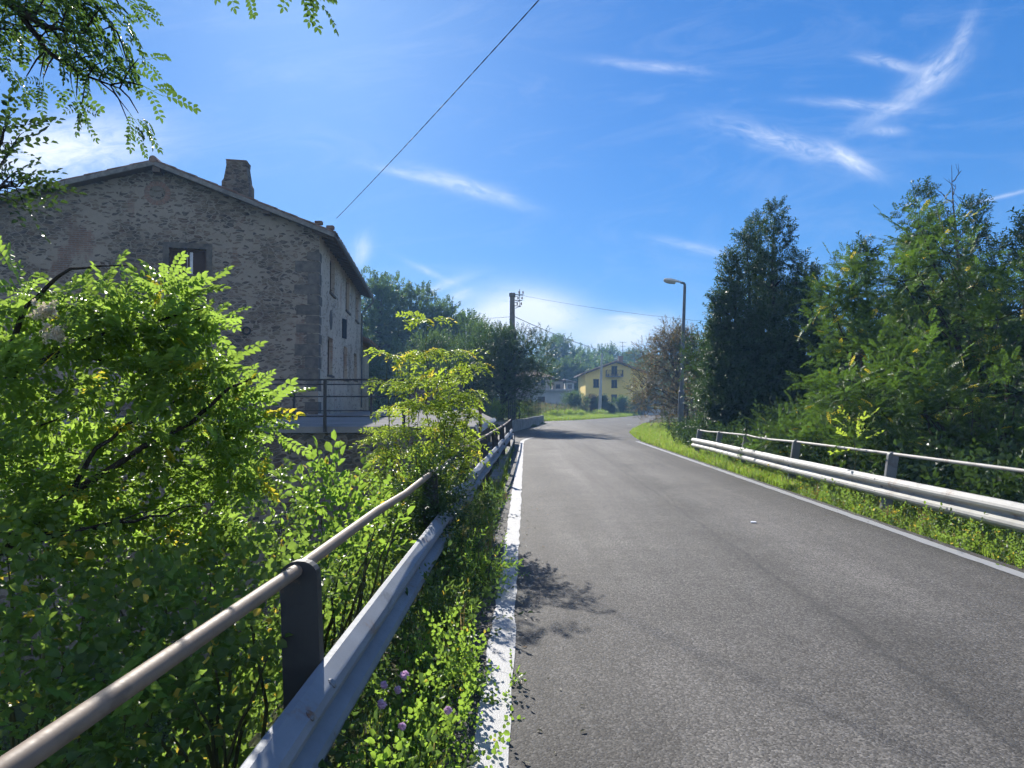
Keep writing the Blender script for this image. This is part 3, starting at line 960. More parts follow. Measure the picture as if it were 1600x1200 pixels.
# concrete kerb and low parapet beside the battered rail
mb = MB()
kp = [(-.36, 14), (-.2, 22), (-.03, 30), (-.02, 36), (-.12, 39)]
fr = []
for i, (x, y) in enumerate(kp):
    fr.append(((x, y, -.1), (1, 0, 0), (0, 0, 1)))
mb.sweep(fr, [(-.1, 0), (.12, 0), (.12, .18), (.10, .2), (-.1, .2)])
tag(mb.build('kerb', M['concrete']), 'raised concrete kerb under the battered left guardrail', 'kerb')
mb = MB()
fr = [((x, y, -.6), (1, 0, 0), (0, 0, 1)) for x, y in ((-.95, 12.2), (-.75, 16), (-.5, 22), (-.3, 30), (-.22, 39))]
mb.sweep(fr, [(-.12, 0), (.1, 0), (.1, 1.0), (.06, 1.06), (-.1, 1.06), (-.12, 1.0)])
tag(mb.build('parapet', M['parapet']), 'dark weathered concrete parapet behind the battered left guardrail', 'parapet')

# ------------------------------------------------------------------ garden wall and iron fence
gw = empty('garden_wall', (-.04, 39.3, 0), 'low grey concrete garden wall at the start of the bend', 'wall')
wa = np.array((-.10, 39.0)); wb = np.array((2.74, 59.6))
wd = (wb - wa) / np.linalg.norm(wb - wa); wn_ = np.array((-wd[1], wd[0]))
mb = MB(); L = np.linalg.norm(wb - wa)
Mw = Matrix(((wd[0], wn_[0], 0, wa[0]), (wd[1], wn_[1], 0, wa[1]), (0, 0, 1, 0), (0, 0, 0, 1)))
seg = 7
for i in range(seg):
    mb.bbox((L * i / seg + .004, 0, -.3), (L * (i + 1) / seg - .004, .22, .66 + .02 * math.sin(i * 2.1)), .015, Mw)
mb.build('wall_body', M['concrete'], gw)
mb = MB(); mb.bbox((-.05, .23, -.3), (.3, 6, .62), .015, Mw); mb.build('return_wall', M['concrete'], gw)
fe = empty('iron_fence', (wa[0], wa[1], .66), 'thin black iron picket fence standing on the garden wall beside the dark round tree', 'fence')
for i in range(24):
    s = .15 + i * .82; mb = MB()
    mb.tube([Mw @ Vector((s, .11, .6)), Mw @ Vector((s, .11, 1.85 + .04 * math.sin(i * 3)))], .018 if i % 3 else .03, 5)
    mb.build('picket', M['iron'], fe)
mb = MB()
for z in (.95, 1.55): mb.tube([Mw @ Vector((.1, .11, z)), Mw @ Vector((19.2, .11, z))], .015, 5)
mb.build('rail', M['iron'], fe)
gt = empty('iron_gate', Mw @ Vector((-.2, 1.2, .6)), 'small slatted iron gate left of the garden wall behind the guardrail end', 'gate')
mb = MB()
for i in range(9): mb.box((-.6 + .0, 2.2, .85 + i * .13), (.55, 2.22, .90 + i * .13), Mw)
mb.build('slats', M['iron'], gt)
mb = MB()
for s in (-.65, .6): mb.box((s - .03, 2.18, .3), (s + .03, 2.24, 2.1), Mw)
mb.build('frame', M['iron'], gt)

# ------------------------------------------------------------------ terrace
te = empty('terrace', (-6, 15.6, 1.1), 'raised pale-paved terrace on a dark rubble retaining wall before the stone house', 'terrace')
mb = MB()
tp = [(-16, 15.62), (-.85, 15.62), (-.55, 21), (-1.2, 28), (-2.2, 40), (-5.9, 40.6), (-7.2, 26.2), (-16, 25)]
def tz(x, y): return 1.10 + (y - 15.6) * .012
ring = [Vector((x, y, tz(x, y))) for x, y in tp]
mb.prism(ring, (0, 0, -.14)); mb.build('paving', M['slab'], te)
mb = MB()
mb.bbox((-16, 15.72, -5.2), (-.95, 16.1, .955), .02)
mb.build('retaining_wall', M['retain'], te)
mb = MB(); mb.add([(-.95, 15.72, -5), (-.95, 16.1, -5), (-.65, 21, -5), (-1.3, 28, -5), (-2.3, 40, -5)] + [(-.95, 15.72, .95), (-.95, 16.1, .955), (-.65, 21, 1.02), (-1.3, 28, 1.1), (-2.3, 40, 1.24)],
                   [(0, 1, 6, 5), (1, 2, 7, 6), (2, 3, 8, 7), (3, 4, 9, 8)])
mb.build('side_wall', M['retain'], te)
mb = MB(); mb.prism([Vector((-.83, 15.6, 1.135)), Vector((-.53, 21, 1.20)), Vector((-.47, 21, 1.12)), Vector((-.74, 15.6, .93))], (-.012, 0, -.006)); mb.build('edge_flashing', M['white'], te)


def railing(name, label, y, xs, x0, x1, zb, h, mats):
    r = empty(name, (xs[0], y, zb), label, 'railing', 'railings on the terrace')
    for x in xs:
        mb = MB(); mb.box((x - .035, y - .02, zb - .12), (x + .035, y + .02, zb + h)); mb.build('post', M['iron'], r)
    for k, f in enumerate((1.0, .64, .22)):
        mb = MB(); mb.tube([(x0, y, zb + h * f), (x1, y, zb + h * f)], .018 if k else .022, 6); mb.build('rail', M['iron'], r)
    return r


railing('terrace_railing', 'black three-bar iron railing along the front edge of the terrace', 15.60, [-13.2, -9.6, -5.96, -4.22, -2.44], -15.5, -2.4, 1.10, 1.06, None)
railing('terrace_railing', 'further black three-bar railing near the foot of the stone house', 21.8, [-12.5, -9.6, -6.87, -4.44], -14, -3.35, 1.17, 1.06, None)
rp = empty('rusty_post', (-.72, 15.7, 1.1), 'short rusty brown post at the road end of the terrace', 'post')
mb = MB(); mb.box((-.76, 15.75, .95), (-.69, 15.82, 1.72)); mb.build('shaft', M['rustpost'], rp)
mb = MB(); mb.box((-.78, 15.73, 1.722), (-.67, 15.84, 1.75)); mb.build('cap', M['rustpost'], rp)
mb = MB(); mb.bbox((-5.4, 36.2, .6), (-2.6, 36.6, 3.0), .03)
tag(mb.build('courtyard_wall', M['retain']), 'dark stone courtyard wall at the far end of the terrace', 'wall')

# ------------------------------------------------------------------ stone house
A = P(497, 640, 26.0)[:2]
fd = np.array((-math.sin(R(6.2)), math.cos(R(6.2)))); gd = np.array((-math.cos(R(12)), -math.sin(R(12))))
FL = 14.4; GW = 11.6
fn = np.array((fd[1], -fd[0])); gn = np.array((-gd[1] * -1, gd[0]))
gn = np.array((gd[1], -gd[0]));  gn = gn if gn[1] < 0 else -gn


def plane_uv(u, v, o, d):
    """survey: (distance along the wall from corner o, height) of a direction"""
    p = P(u, v, 1.0) - np.array((0, 0, EYE)); k = p[0]        # x/y
    s = (k * o[1] - o[0]) / (d[0] - k * d[1])
    Y = o[1] + s * d[1]
    return s, float(P(u, v, Y)[2])


ZB = -5.0
s_p, z_ridge = plane_uv(247, 262, A, gd)
_, z_eave = plane_uv(499, 362, A, fd)
z_eave_g = z_eave
s_l = GW
_, z_left = plane_uv(2, 318, A, gd)
sL0, zL0 = plane_uv(2, 318, A, gd)
z_left = z_ridge - (z_ridge - zL0) / (sL0 - s_p) * (GW - s_p)

house = empty('stone_house', (A[0], A[1], 1.2), 'large two-storey rubble stone house with gable and tiled roof beyond the terrace', 'house')


def wall_grid(mb, o, d, n, L, z0, z1, holes, depth=.28):
    ss = sorted({0.0, L} | {h[0] for h in holes} | {h[1] for h in holes}); zz = sorted({z0, z1} | {h[2] for h in holes} | {h[3] for h in holes})
    def pt(s, z, k=0): return (o[0] + d[0] * s - n[0] * k, o[1] + d[1] * s - n[1] * k, z)
    for a, b in zip(ss[:-1], ss[1:]):
        for c, e in zip(zz[:-1], zz[1:]):
            m_, q = (a + b) / 2, (c + e) / 2
            if any(h[0] < m_ < h[1] and h[2] < q < h[3] for h in holes): continue
            mb.add([pt(a, c), pt(b, c), pt(b, e), pt(a, e)], [(0, 1, 2, 3)])
    for h in holes:
        a, b, c, e = h
        for (p, q) in (((a, c), (b, c)), ((b, c), (b, e)), ((b, e), (a, e)), ((a, e), (a, c))):
            mb.add([pt(*p), pt(*q), pt(*q, depth), pt(*p, depth)], [(0, 1, 2, 3)])


def frect(u0, v0, u1, v1, o, d):
    um = (u0 + u1) / 2
    s0, _ = plane_uv(u0, v0, o, d); s1, _ = plane_uv(u1, v1, o, d)
    _, za = plane_uv(um, v0, o, d); _, zb = plane_uv(um, v1, o, d)
    return (min(s0, s1), max(s0, s1), min(za, zb), max(za, zb))


fw = [frect(515.7, 403, 522.7, 460, A, fd), frect(540.5, 436, 546, 487, A, fd), frect(555.5, 458, 559.6, 502, A, fd),
      frect(512, 527, 519.5, 586, A, fd), frect(537, 542, 542.4, 593, A, fd), frect(553, 552, 557.3, 594, A, fd)]
fw = [(a, max(b, a + .7), c, e) for a, b, c, e in fw]
gwn = [frect(264, 388, 322, 430, A, gd), frect(236, 540, 292, 585, A, gd)]
mb = MB()
wall_grid(mb, A, fd, fn, FL, ZB, z_eave, fw)
B = A + gd * GW; Cc = A + fd * FL; D = B + fd * FL
mb.add([(Cc[0], Cc[1], ZB), (D[0], D[1], ZB), (D[0], D[1], z_left), (Cc[0] + gd[0] * s_p, Cc[1] + gd[1] * s_p, z_ridge), (Cc[0], Cc[1], z_eave)], [(0, 1, 2, 3, 4)])
mb.add([(B[0], B[1], ZB), (D[0], D[1], ZB), (D[0], D[1], z_left), (B[0], B[1], z_left)], [(0, 1, 2, 3)])
mb.build('facade_wall', M['facade'], house)
mb = MB()
wall_grid(mb, A, gd, gn, GW, ZB, min(z_eave, z_left) - .02, gwn)
def gp(s, z, k=0.0): return (A[0] + gd[0] * s + gn[0] * k, A[1] + gd[1] * s + gn[1] * k, z)
def fp(s, z, k=0.0): return (A[0] + fd[0] * s + fn[0] * k, A[1] + fd[1] * s + fn[1] * k, z)
zc = min(z_eave, z_left) - .02
top = [gp(0, zc), gp(GW, zc), gp(GW, z_left), gp(s_p, z_ridge), gp(0, z_eave)]
mb.add(top, [tuple(t) for t in tessellate_polygon([[Vector(p) for p in top]])])
mb.build('gable_wall', M['stone'], house)
# corner stones
rng = random.Random(4)
mb = MB(); z = -.2; i = 0
while z < z_eave - .4:
    h = rng.uniform(.32, .48); lg = rng.uniform(.75, .95) if i % 2 else rng.uniform(.4, .5); lf = rng.uniform(.3, .4) if i % 2 else rng.uniform(.5, .7)
    if rng.random() < .85:
        poly = [gp(lg, z, .012), gp(-.012, z, .012), fp(lf, z, .012), fp(lf, z, -.15), gp(lg, z, -.15)]
        mb.prism([Vector(p) for p in poly], (0, 0, h - .035))
    z += h; i += 1
mb.build('corner_stones', M['quoin'], house)


def window(parent, h, pt, lintel, shutter_mat, pane=True, curtain=False):
    a, b, c, e = h
    w = MB()
    f = .07
    def bx(a0, b0, c0, e0, k0, k1, m):
        vs = [pt(a0, c0, k0), pt(b0, c0, k0), pt(b0, e0, k0), pt(a0, e0, k0), pt(a0, c0, k1), pt(b0, c0, k1), pt(b0, e0, k1), pt(a0, e0, k1)]
        m.add(vs, [(0, 1, 2, 3), (4, 5, 6, 7), (0, 1, 5, 4), (1, 2, 6, 5), (2, 3, 7, 6), (3, 0, 4, 7)])
    bx(a + .002, a + f, c + .002, e - .002, -.22, -.15, w); bx(b - f, b - .002, c + .002, e - .002, -.22, -.15, w)
    bx(a + f, b - f, c + .002, c + f, -.22, -.15, w); bx(a + f, b - f, e - f, e - .002, -.22, -.15, w)
    mm = (a + b) / 2
    bx(mm - .035, mm + .035, c + f, e - f, -.22, -.15, w)
    win = w.build('window', M['frame'], parent)
    p = MB(); p.add([pt(a + f, c + f, -.19), pt(b - f, c + f, -.19), pt(b - f, e - f, -.19), pt(a + f, e - f, -.19)], [(0, 1, 2, 3)])
    p.build('pane', shutter_mat, win)
    if curtain:
        p = MB(); q = mm - (b - a) * .03
        p.add([pt(q - .1, c + f, -.183), pt(q + .1, c + f, -.183), pt(q + .1, e - f * 1.5, -.183), pt(q - .1, e - f * 1.5, -.183)], [(0, 1, 2, 3)])
        p.build('curtain', M['curtain'], win)
    s = MB(); bx(a - .12, b + .12, c - .09, c - .004, -.05, .07, s); s.build('sill', M['quoin'], win)
    if lintel:
        s = MB(); bx(a - .2, b + .2, e + .003, e + .2, -.05, .016, s); bx(a - .2, a - .004, c - .004, e - .001, -.05, .016, s); bx(b + .004, b + .2, c - .004, e - .001, -.05, .016, s)
        s.build('stone_surround', M['quoin'], win)
    return win


for i, h in enumerate(fw): window(house, h, fp, False, M['shutter'])
for i, h in enumerate(gwn): window(house, h, gp, True, M['shutter'], curtain=True)
# walled-up round window with a ring of bricks
s0, z0 = plane_uv(246, 302, A, gd)
mb = MB()
for i in range(20):
    a = 2 * PI * i / 20; dirv = (math.cos(a), math.sin(a)); tt = (-dirv[1], dirv[0])
    q = []
    for (rr, w) in ((.27, .038), (.44, .055)):
        for sg in (-1, 1): q.append((s0 + dirv[0] * rr + tt[0] * w * sg, z0 + dirv[1] * rr + tt[1] * w * sg))
    q = [q[0], q[1], q[3], q[2]]
    mb.prism([Vector(gp(s, z, -.02)) for s, z in q], Vector((gn[0], gn[1], 0)) * .035)
oc = mb.build('round_window', M['brick'], house)
mb = MB(); mb.prism([Vector(gp(s0 + math.cos(a) * .265, z0 + math.sin(a) * .265, .002)) for a in np.linspace(0, 2 * PI, 24, endpoint=False)], Vector((gn[0], gn[1], 0)) * .004)
mb.build('infill', M['retain'], oc)
# wall anchor ring
s0, z0 = plane_uv(385, 517, A, gd)
mb = MB(); mb.tube([gp(s0 + math.cos(a) * .13, z0 + math.sin(a) * .13, .03) for a in np.linspace(0, 2 * PI, 17)], .035, 6, cap=False); mb.build('wall_anchor', M['iron'], house)
# open shutter and blind oval on the facade
sa, za = plane_uv(534, 528, A, fd); sb, zb_ = plane_uv(534, 497, A, fd)
mb = MB(); mb.prism([Vector(fp(sa, za, .02)), Vector(fp(sa, zb_, .02)), Vector(fp(sa + .5, zb_, .14)), Vector(fp(sa + .5, za, .14))], (.02, .03, 0)); mb.build('open_shutter', M['dshutter'], house)
s0, z0 = plane_uv(517, 500, A, fd)
mb = MB(); mb.prism([Vector(fp(s0 + math.cos(a) * .38, z0 + math.sin(a) * .42, .003)) for a in np.linspace(0, 2 * PI, 20, endpoint=False)], Vector((fn[0], fn[1], 0)) * .012); mb.build('blind_roundel', M['quoin'], house)

# roof: slabs, verge boards, rows of half-round tiles, eave rafters
OVF, OVG, THK = .62, .45, .13


def slope(side):
    """points on the roof plane: k=0 ridge .. 1 eave overhang; t along facade direction"""
    if side > 0:
        m = (z_ridge - z_eave) / s_p; s_end = -OVF
        f = lambda s, t, up=0.0: np.array((A[0] + gd[0] * s + fd[0] * t, A[1] + gd[1] * s + fd[1] * t, z_ridge - m * (s_p - s) + .10 + up))
    else:
        m = (z_ridge - z_left) / (GW - s_p); s_end = GW + OVF
        f = lambda s, t, up=0.0: np.array((A[0] + gd[0] * s + fd[0] * t, A[1] + gd[1] * s + fd[1] * t, z_ridge - m * (s - s_p) + .10 + up))
    return f, s_end


roofo = None
for side in (1, -1):
    f, s_end = slope(side)
    mb = MB()
    q = [f(s_p, -OVG), f(s_end, -OVG), f(s_end, FL + .3), f(s_p, FL + .3)]
    mb.add([tuple(p) for p in q] + [tuple(p - (0, 0, THK)) for p in q], [(0, 1, 2, 3), (4, 5, 6, 7), (0, 1, 5, 4), (1, 2, 6, 5), (2, 3, 7, 6), (3, 0, 4, 7)])
    rf = mb.build('roof', M['eave'], house)
    # coppi
    mb = MB(); nt_ = int((FL + .3 + OVG) / .21); seg = 9
    for i in range(nt_):
        t = -OVG + .1 + i * .21
        js = rng.uniform(-.02, .02)
        for k in range(seg if side > 0 or i < 6 else 3):
            ng = seg if side > 0 or i < 6 else 3
            sa = s_p + (s_end - s_p) * (k / ng) ; sb = s_p + (s_end - s_p) * ((k + 1.06) / ng)
            if k == ng - 1: sb = s_end + (s_end - s_p) / abs(s_end - s_p) * (.06 + js)
            pa = []; 
            jx = rng.uniform(-.012, .012)
            for (ss, up, w) in ((sa, .005, .085), (sb, .03, .10)):
                for a in np.linspace(0, PI, 6):
                    pa.append(tuple(f(ss, t + jx + math.cos(a) * w, up + math.sin(a) * .075)))
            mb.add(pa, [(j, j + 1, j + 7, j + 6) for j in range(5)] + [(6, 7, 8, 9, 10, 11)])
    mb.build('tiles', M['tile'], rf)
    # verge stones along the gable edge
    mb = MB(); nst = 7
    for k in range(nst):
        a = s_p + (s_end - s_p) * k / nst; b = s_p + (s_end - s_p) * (k + .985) / nst
        pts = [f(a, -OVG - .03, -.005), f(b, -OVG - .03, -.005), f(b, -OVG - .03, -.16), f(a, -OVG - .03, -.16)]
        mb.prism([Vector(p) for p in pts], Vector((fd[0], fd[1], 0)) * .05)
    mb.build('verge_boards', M['verge'], rf)
    if side > 0:
        for i in range(22):
            mb = MB(); t = -.2 + i * .68
            pts = [f(.25, t, -THK - .005), f(s_end + .06, t, -THK - .005), f(s_end + .06, t, -THK - .09), f(.25, t, -THK - .13)]
            mb.prism([Vector(p) for p in pts], Vector((fd[0], fd[1], 0)) * .1)
            mb.build('rafter', M['eave'], rf)
        mb = MB(); g0 = f(s_end - .08, -.2, -.12); g1 = f(s_end - .08, FL + .25, -.16)
        mb.tube([g0, g1], .065, 8); mb.build('gutter', M['lamppole'], rf, smooth=True)
        mb = MB(); d0 = f(s_end - .08, FL - .1, -.16); wl = np.array(fp(FL - .15, d0[2] - .9, .08))
        mb.tube([d0, d0 - (0, 0, .25), wl, wl - (0, 0, 5.5)], .05, 7); mb.build('downpipe', M['lamppole'], rf, smooth=True)
        # chimney
        s0, zc0 = plane_uv(363, 300, A, gd)
        def chp(ds, dt, z): 
            b_ = f(s0 + ds, .75 + dt); return (b_[0], b_[1], z)
        zb0 = float(f(s0, .7)[2])
        ztop = plane_uv(369, 255, A + fd * .7, gd)[1]
        mb = MB()
        def frus(h0, h1, a0, a1):
            b0 = [chp(x * a0 * .56, y * a0 * .45, h0) for x, y in ((-1, -1), (1, -1), (1, 1), (-1, 1))]; b1 = [chp(x * a1 * .56, y * a1 * .45, h1) for x, y in ((-1, -1), (1, -1), (1, 1), (-1, 1))]
            mb.add(b0 + b1, [(0, 1, 2, 3), (4, 5, 6, 7), (0, 1, 5, 4), (1, 2, 6, 5), (2, 3, 7, 6), (3, 0, 4, 7)])
        hh = ztop - zb0
        frus(zb0 - .6, zb0 + hh * .42, .88, .86); frus(zb0 + hh * .42 + .001, zb0 + hh * .5, .86, .76); frus(zb0 + hh * .5 + .001, zb0 + hh * .93, .76, .62); frus(zb0 + hh * .93 + .001, zb0 + hh, .66, .64)
        ch = mb.build('chimney', M['chimney'], rf)
        mb = MB(); mb.bbox((-.02, -.02, 0), (.02, .02, .02), .003, Matrix.Translation(Vector(chp(0, 0, ztop))))
        tl = [chp(x * .37, y * .31, ztop + .004) for x, y in ((-1, -1), (1, -1), (1, 1), (-1, 1))]
        mb = MB(); mb.prism([Vector(p) for p in tl], (0, 0, .05)); mb.build('chimney_cap', M['tile'], rf)
        # lone ridge tile and loose tiles
        mb = MB(); c0 = f(s_p, -OVG - .05, .05); mb.tube([c0, c0 + np.array((fd[0], fd[1], 0)) * 14.5], .13, 9); mb.build('ridge_tiles', M['tile'], rf)
        for (uu, vv) in ((498, 338), (516, 346)):
            s1, _ = plane_uv(uu, vv, A - fd * .3, gd); c0 = f(s1, -.25, .16)
            mb = MB(); mb.bbox((-.14, -.1, -.05), (.14, .1, .09), .02, Matrix.Translation(Vector(c0))); mb.build('loose_tile', M['tile'], rf)
# purlin ends under the verge
for (uu, vv) in ((249, 268), (418, 332)):
    s1, z1 = plane_uv(uu, vv, A, gd)
    mb = MB(); mb.prism([Vector(gp(s1 - .13, z1 - .14, -.1)), Vector(gp(s1 + .13, z1 - .14, -.1)), Vector(gp(s1 + .13, z1 + .1, -.1)), Vector(gp(s1 - .13, z1 + .1, -.1))], Vector((gn[0], gn[1], 0)) * .5)
    mb.build('roof_beam', M['eave'], house)

# annexe with its own lower roof
an0 = A + fd * (FL + .02) - fn * .25
an = empty('stone_annexe', (an0[0], an0[1], 1.2), 'lower stone annexe with a lean-to tiled roof at the far end of the stone house', 'annexe')
def ap(s, z, k=0.0): return (an0[0] + fd[0] * s + fn[0] * k, an0[1] + fd[1] * s + fn[1] * k, z)
zann = float(plane_uv(575, 545, an0, fd)[1])
AL = 7.5; hole = (1.2, 2.2, 1.3, 3.4)
mb = MB(); wall_grid(mb, an0, fd, fn, AL, ZB, zann, [hole])
mb.add([ap(0, ZB), ap(0, zann), ap(0, zann + 1.2, -4), ap(0, ZB, -4)], [(0, 1, 2, 3)]); mb.add([ap(AL, ZB), ap(AL, zann), ap(AL, zann + 1.6, -4), ap(AL, ZB, -4)], [(0, 1, 2, 3)])
mb.build('wall', M['facade'], an)
mb = MB(); q = [ap(-.0, zann - .2, .75), ap(AL + .4, zann - .2, .75), ap(AL + .4, zann + 1.5, -4), ap(0, zann + 1.5, -4)]
mb.prism([Vector(p) for p in q], (0, 0, .14)); rf = mb.build('roof', M['eave'], an)
mb = MB()
for i in range(34):
    a = np.array(ap(.12 + i * .22, zann - .05, .8)); b = np.array(ap(.12 + i * .22, zann + 1.65, -4))
    mb.tube([a, b], .085, 6)
mb.build('tiles', M['tile'], rf)
window(an, hole, ap, False, M['dshutter'])

# ------------------------------------------------------------------ cables, poles, lamp
def cable(name, label, a, b, sag, r, twist=False, n=28, group='overhead cables'):
    a = np.array(a, float); b = np.array(b, float)
    mb = MB()
    pts = [a + (b - a) * t - np.array((0, 0, sag * 4 * t * (1 - t))) for t in np.linspace(0, 1, n)]
    if not twist: mb.tube(pts, r, 6)
    else:
        n2 = 400; dense = [a + (b - a) * t - np.array((0, 0, sag * 4 * t * (1 - t))) for t in np.linspace(0, 1, n2)]
        d = (b - a) / np.linalg.norm(b - a); s = np.cross(d, (0, 0, 1)); s /= np.linalg.norm(s); w = np.cross(s, d)
        for ph in (0, PI):
            mb.tube([p + (s * math.cos(ph + i * .62) + w * math.sin(ph + i * .62)) * r * .75 for i, p in enumerate(dense)], r * .85, 5)
    return tag(mb.build(name, M['cable'], smooth=True), label, 'cable', group)


cA = P(526, 341, 25.4)
cB = np.array((8.5, -4.0, 9.25))
cable('power_cable', 'thick twisted black cable sweeping across the sky to the corner of the stone house', cA, cB, .25, .0075, True)
UP = np.array((0.02, 46.5))
pole = empty('utility_pole', (UP[0], UP[1], 0), 'tall tapered concrete utility pole rising above the dark round tree', 'pole')
zt_p = float(P(800, 458, 46.5)[2])
mb = MB(); mb.tube([(UP[0], UP[1], -.4), (UP[0], UP[1], zt_p - .25)], [.27, .165], 14); mb.build('shaft', M['polecon'], pole, smooth=True)
mb = MB(); mb.tube([(UP[0], UP[1], zt_p - .24), (UP[0], UP[1], zt_p)], [.21, .21], 12); mb.build('head', M['polecon'], pole)
mb = MB()
for k in range(3):
    z = zt_p - .1 - k * .38
    mb.tube([(UP[0] + .1, UP[1], z), (UP[0] + .75 - k * .08, UP[1] - .2, z - .05)], .03, 6)
    mb.tube([(UP[0] + .1, UP[1], z - .2), (UP[0] + .6, UP[1] - .2, z - .05)], .02, 5)
mb.tube([(UP[0] + .5, UP[1] - .15, zt_p - .95), (UP[0] + .5, UP[1] - .15, zt_p + .25)], .02, 5)
br_ = mb.build('bracket', M['iron'], pole)
for k in range(3):
    z = zt_p - .06 - k * .38
    for q in (.45, .72):
        mb = MB(); c = Vector((UP[0] + q - k * .06, UP[1] - .15, z))
        mb.tube([c, c + Vector((0, 0, .05)), c + Vector((0, 0, .08)), c + Vector((0, 0, .13)), c + Vector((0, 0, .17))], [.03, .06, .035, .055, .025], 8)
        mb.build('insulator', M['porcelain'], br_, smooth=True)
pa = np.array((UP[0] + .6, UP[1], zt_p - .15))
pm = np.array((UP[0] + .18, UP[1], float(P(806, 495, 46.5)[2])))
cable('power_cable', 'thin pale wire running right from the utility pole head to behind the street lamp', pa, P(1110, 503, 40), .15, .008)
cable('power_cable', 'black cable sloping down right from the utility pole towards the ochre house', pm, P(1010, 555, 110), .9, .022)
cable('power_cable', 'level wire running left from the utility pole over the hillside trees', pm - (.36, 0, 0), P(640, 492, 60), .25, .012)
cable('power_cable', 'lowest thin wire hanging in front of the hazy far wood', P(842, 545, 62), P(937, 560, 95), .6, .014)

pp = P(937, 637, 95)
pn = empty('thin_pole', pp, 'slender pale concrete pole leaning in the field in front of the ochre house', 'pole')
tpz = P(940.5, 552, 95)
mb = MB(); mb.tube([pp - (0, 0, .8), tpz], [.24, .13], 10); mb.build('shaft', M['polepale'], pn, smooth=True)
mb = MB(); mb.tube([tpz, tpz + (0.02, 0, .35)], .03, 6); mb.build('pin', M['iron'], pn)
pp2 = P(728, 545, 70)
pn = empty('thin_pole', (pp2[0], 70, float(zt(pp2[0], 70))), 'slender pale pole standing against the blue-green hillside trees', 'pole')
mb = MB(); mb.tube([(pp2[0], 70, float(zt(pp2[0], 70)) - .3), (pp2[0], 70, float(P(728, 505, 70)[2]))], [.15, .09], 8); mb.build('shaft', M['polepale'], pn, smooth=True)
mb = MB(); mb.tube([(pp2[0] - .25, 70, float(P(728, 508, 70)[2])), (pp2[0] + .25, 70, float(P(728, 508, 70)[2]))], .03, 6); mb.build('crossarm', M['iron'], pn)

lb = P(1062.5, 681, 34); lb[2] = -.05
lt = P(1070, 445, 34)
lp = empty('street_lamp', lb, 'tall grey street lamp with a pale cobra head on the right-hand grass verge', 'street lamp')
mb = MB(); mid = lb + (lt - lb) * .3
mb.tube([lb, mid], [.145, .14], 14); mb.tube([mid, mid + (lt - lb) * .012], [.14, .10], 14, cap=False)
mb.tube([mid + (lt - lb) * .012, lb + (lt - lb) * .97, lt, lt + (-.05, 0, .08), lt + (-.22, 0, .12)], [.10, .07, .065, .06, .055], 14); mb.build('pole', M['lamppole'], lp, smooth=True)
mb = MB(); mb.box((lb[0] - .11, lb[1] - .165, .7), (lb[0] + .05, lb[1] - .11, 1.15)); mb.build('access_door', M['lamppole'], lp)
h0 = lt + (-.14, 0, .11); mb = MB()
fr = []; 
for t, w, hu in ((0, .05, .05), (.12, .09, .08), (.35, .16, .12), (.6, .19, .14), (.82, .15, .11), (.9, .07, .05)):
    fr.append((h0 + np.array((-t * 1.0, 0, t * .13)), (0, 1, 0), (0, 0, 1), w, hu))
vs = []; fs = []
for (o, x, z, w, hu) in fr:
    for a in np.linspace(0, PI, 9):
        vs.append((o[0], o[1] + math.cos(a) * w, o[2] + math.sin(a) * hu))
for i in range(5):
    for j in range(8): fs.append((i * 9 + j, i * 9 + j + 1, i * 9 + 10 + j, i * 9 + 9 + j))
    fs.append((i * 9, i * 9 + 9, i * 9 + 17, i * 9 + 8))
mb.add(vs, fs); hd = mb.build('lamp_head', M['lamphead'], lp, smooth=True)
vs = []; fs = []
for (o, x, z, w, hu) in fr[2:]:
    for a in np.linspace(PI, 2 * PI, 9): vs.append((o[0], o[1] + math.cos(a) * w * .9, o[2] - .002 + math.sin(a) * hu * 1.0))
for i in range(3):
    for j in range(8): fs.append((i * 9 + j, i * 9 + j + 1, i * 9 + 10 + j, i * 9 + 9 + j))
fs.append(tuple(range(9))); fs.append(tuple(range(27, 36)))
mb = MB(); mb.add(vs, fs); mb.build('lens', M['lens'], hd, smooth=True)
sp_ = P(1073.5, 680, 37); sp_[2] = -.1
mb = MB(); mb.tube([sp_, sp_ + (0.05, 0, 1.7)], .05, 7); mb.tube([sp_ + (.05, 0, 1.7), sp_ + (.05, 0, 1.75)], .07, 7)
tag(mb.build('fence_stake', M['iron']), 'short dark stake in the grass just right of the street lamp', 'stake')

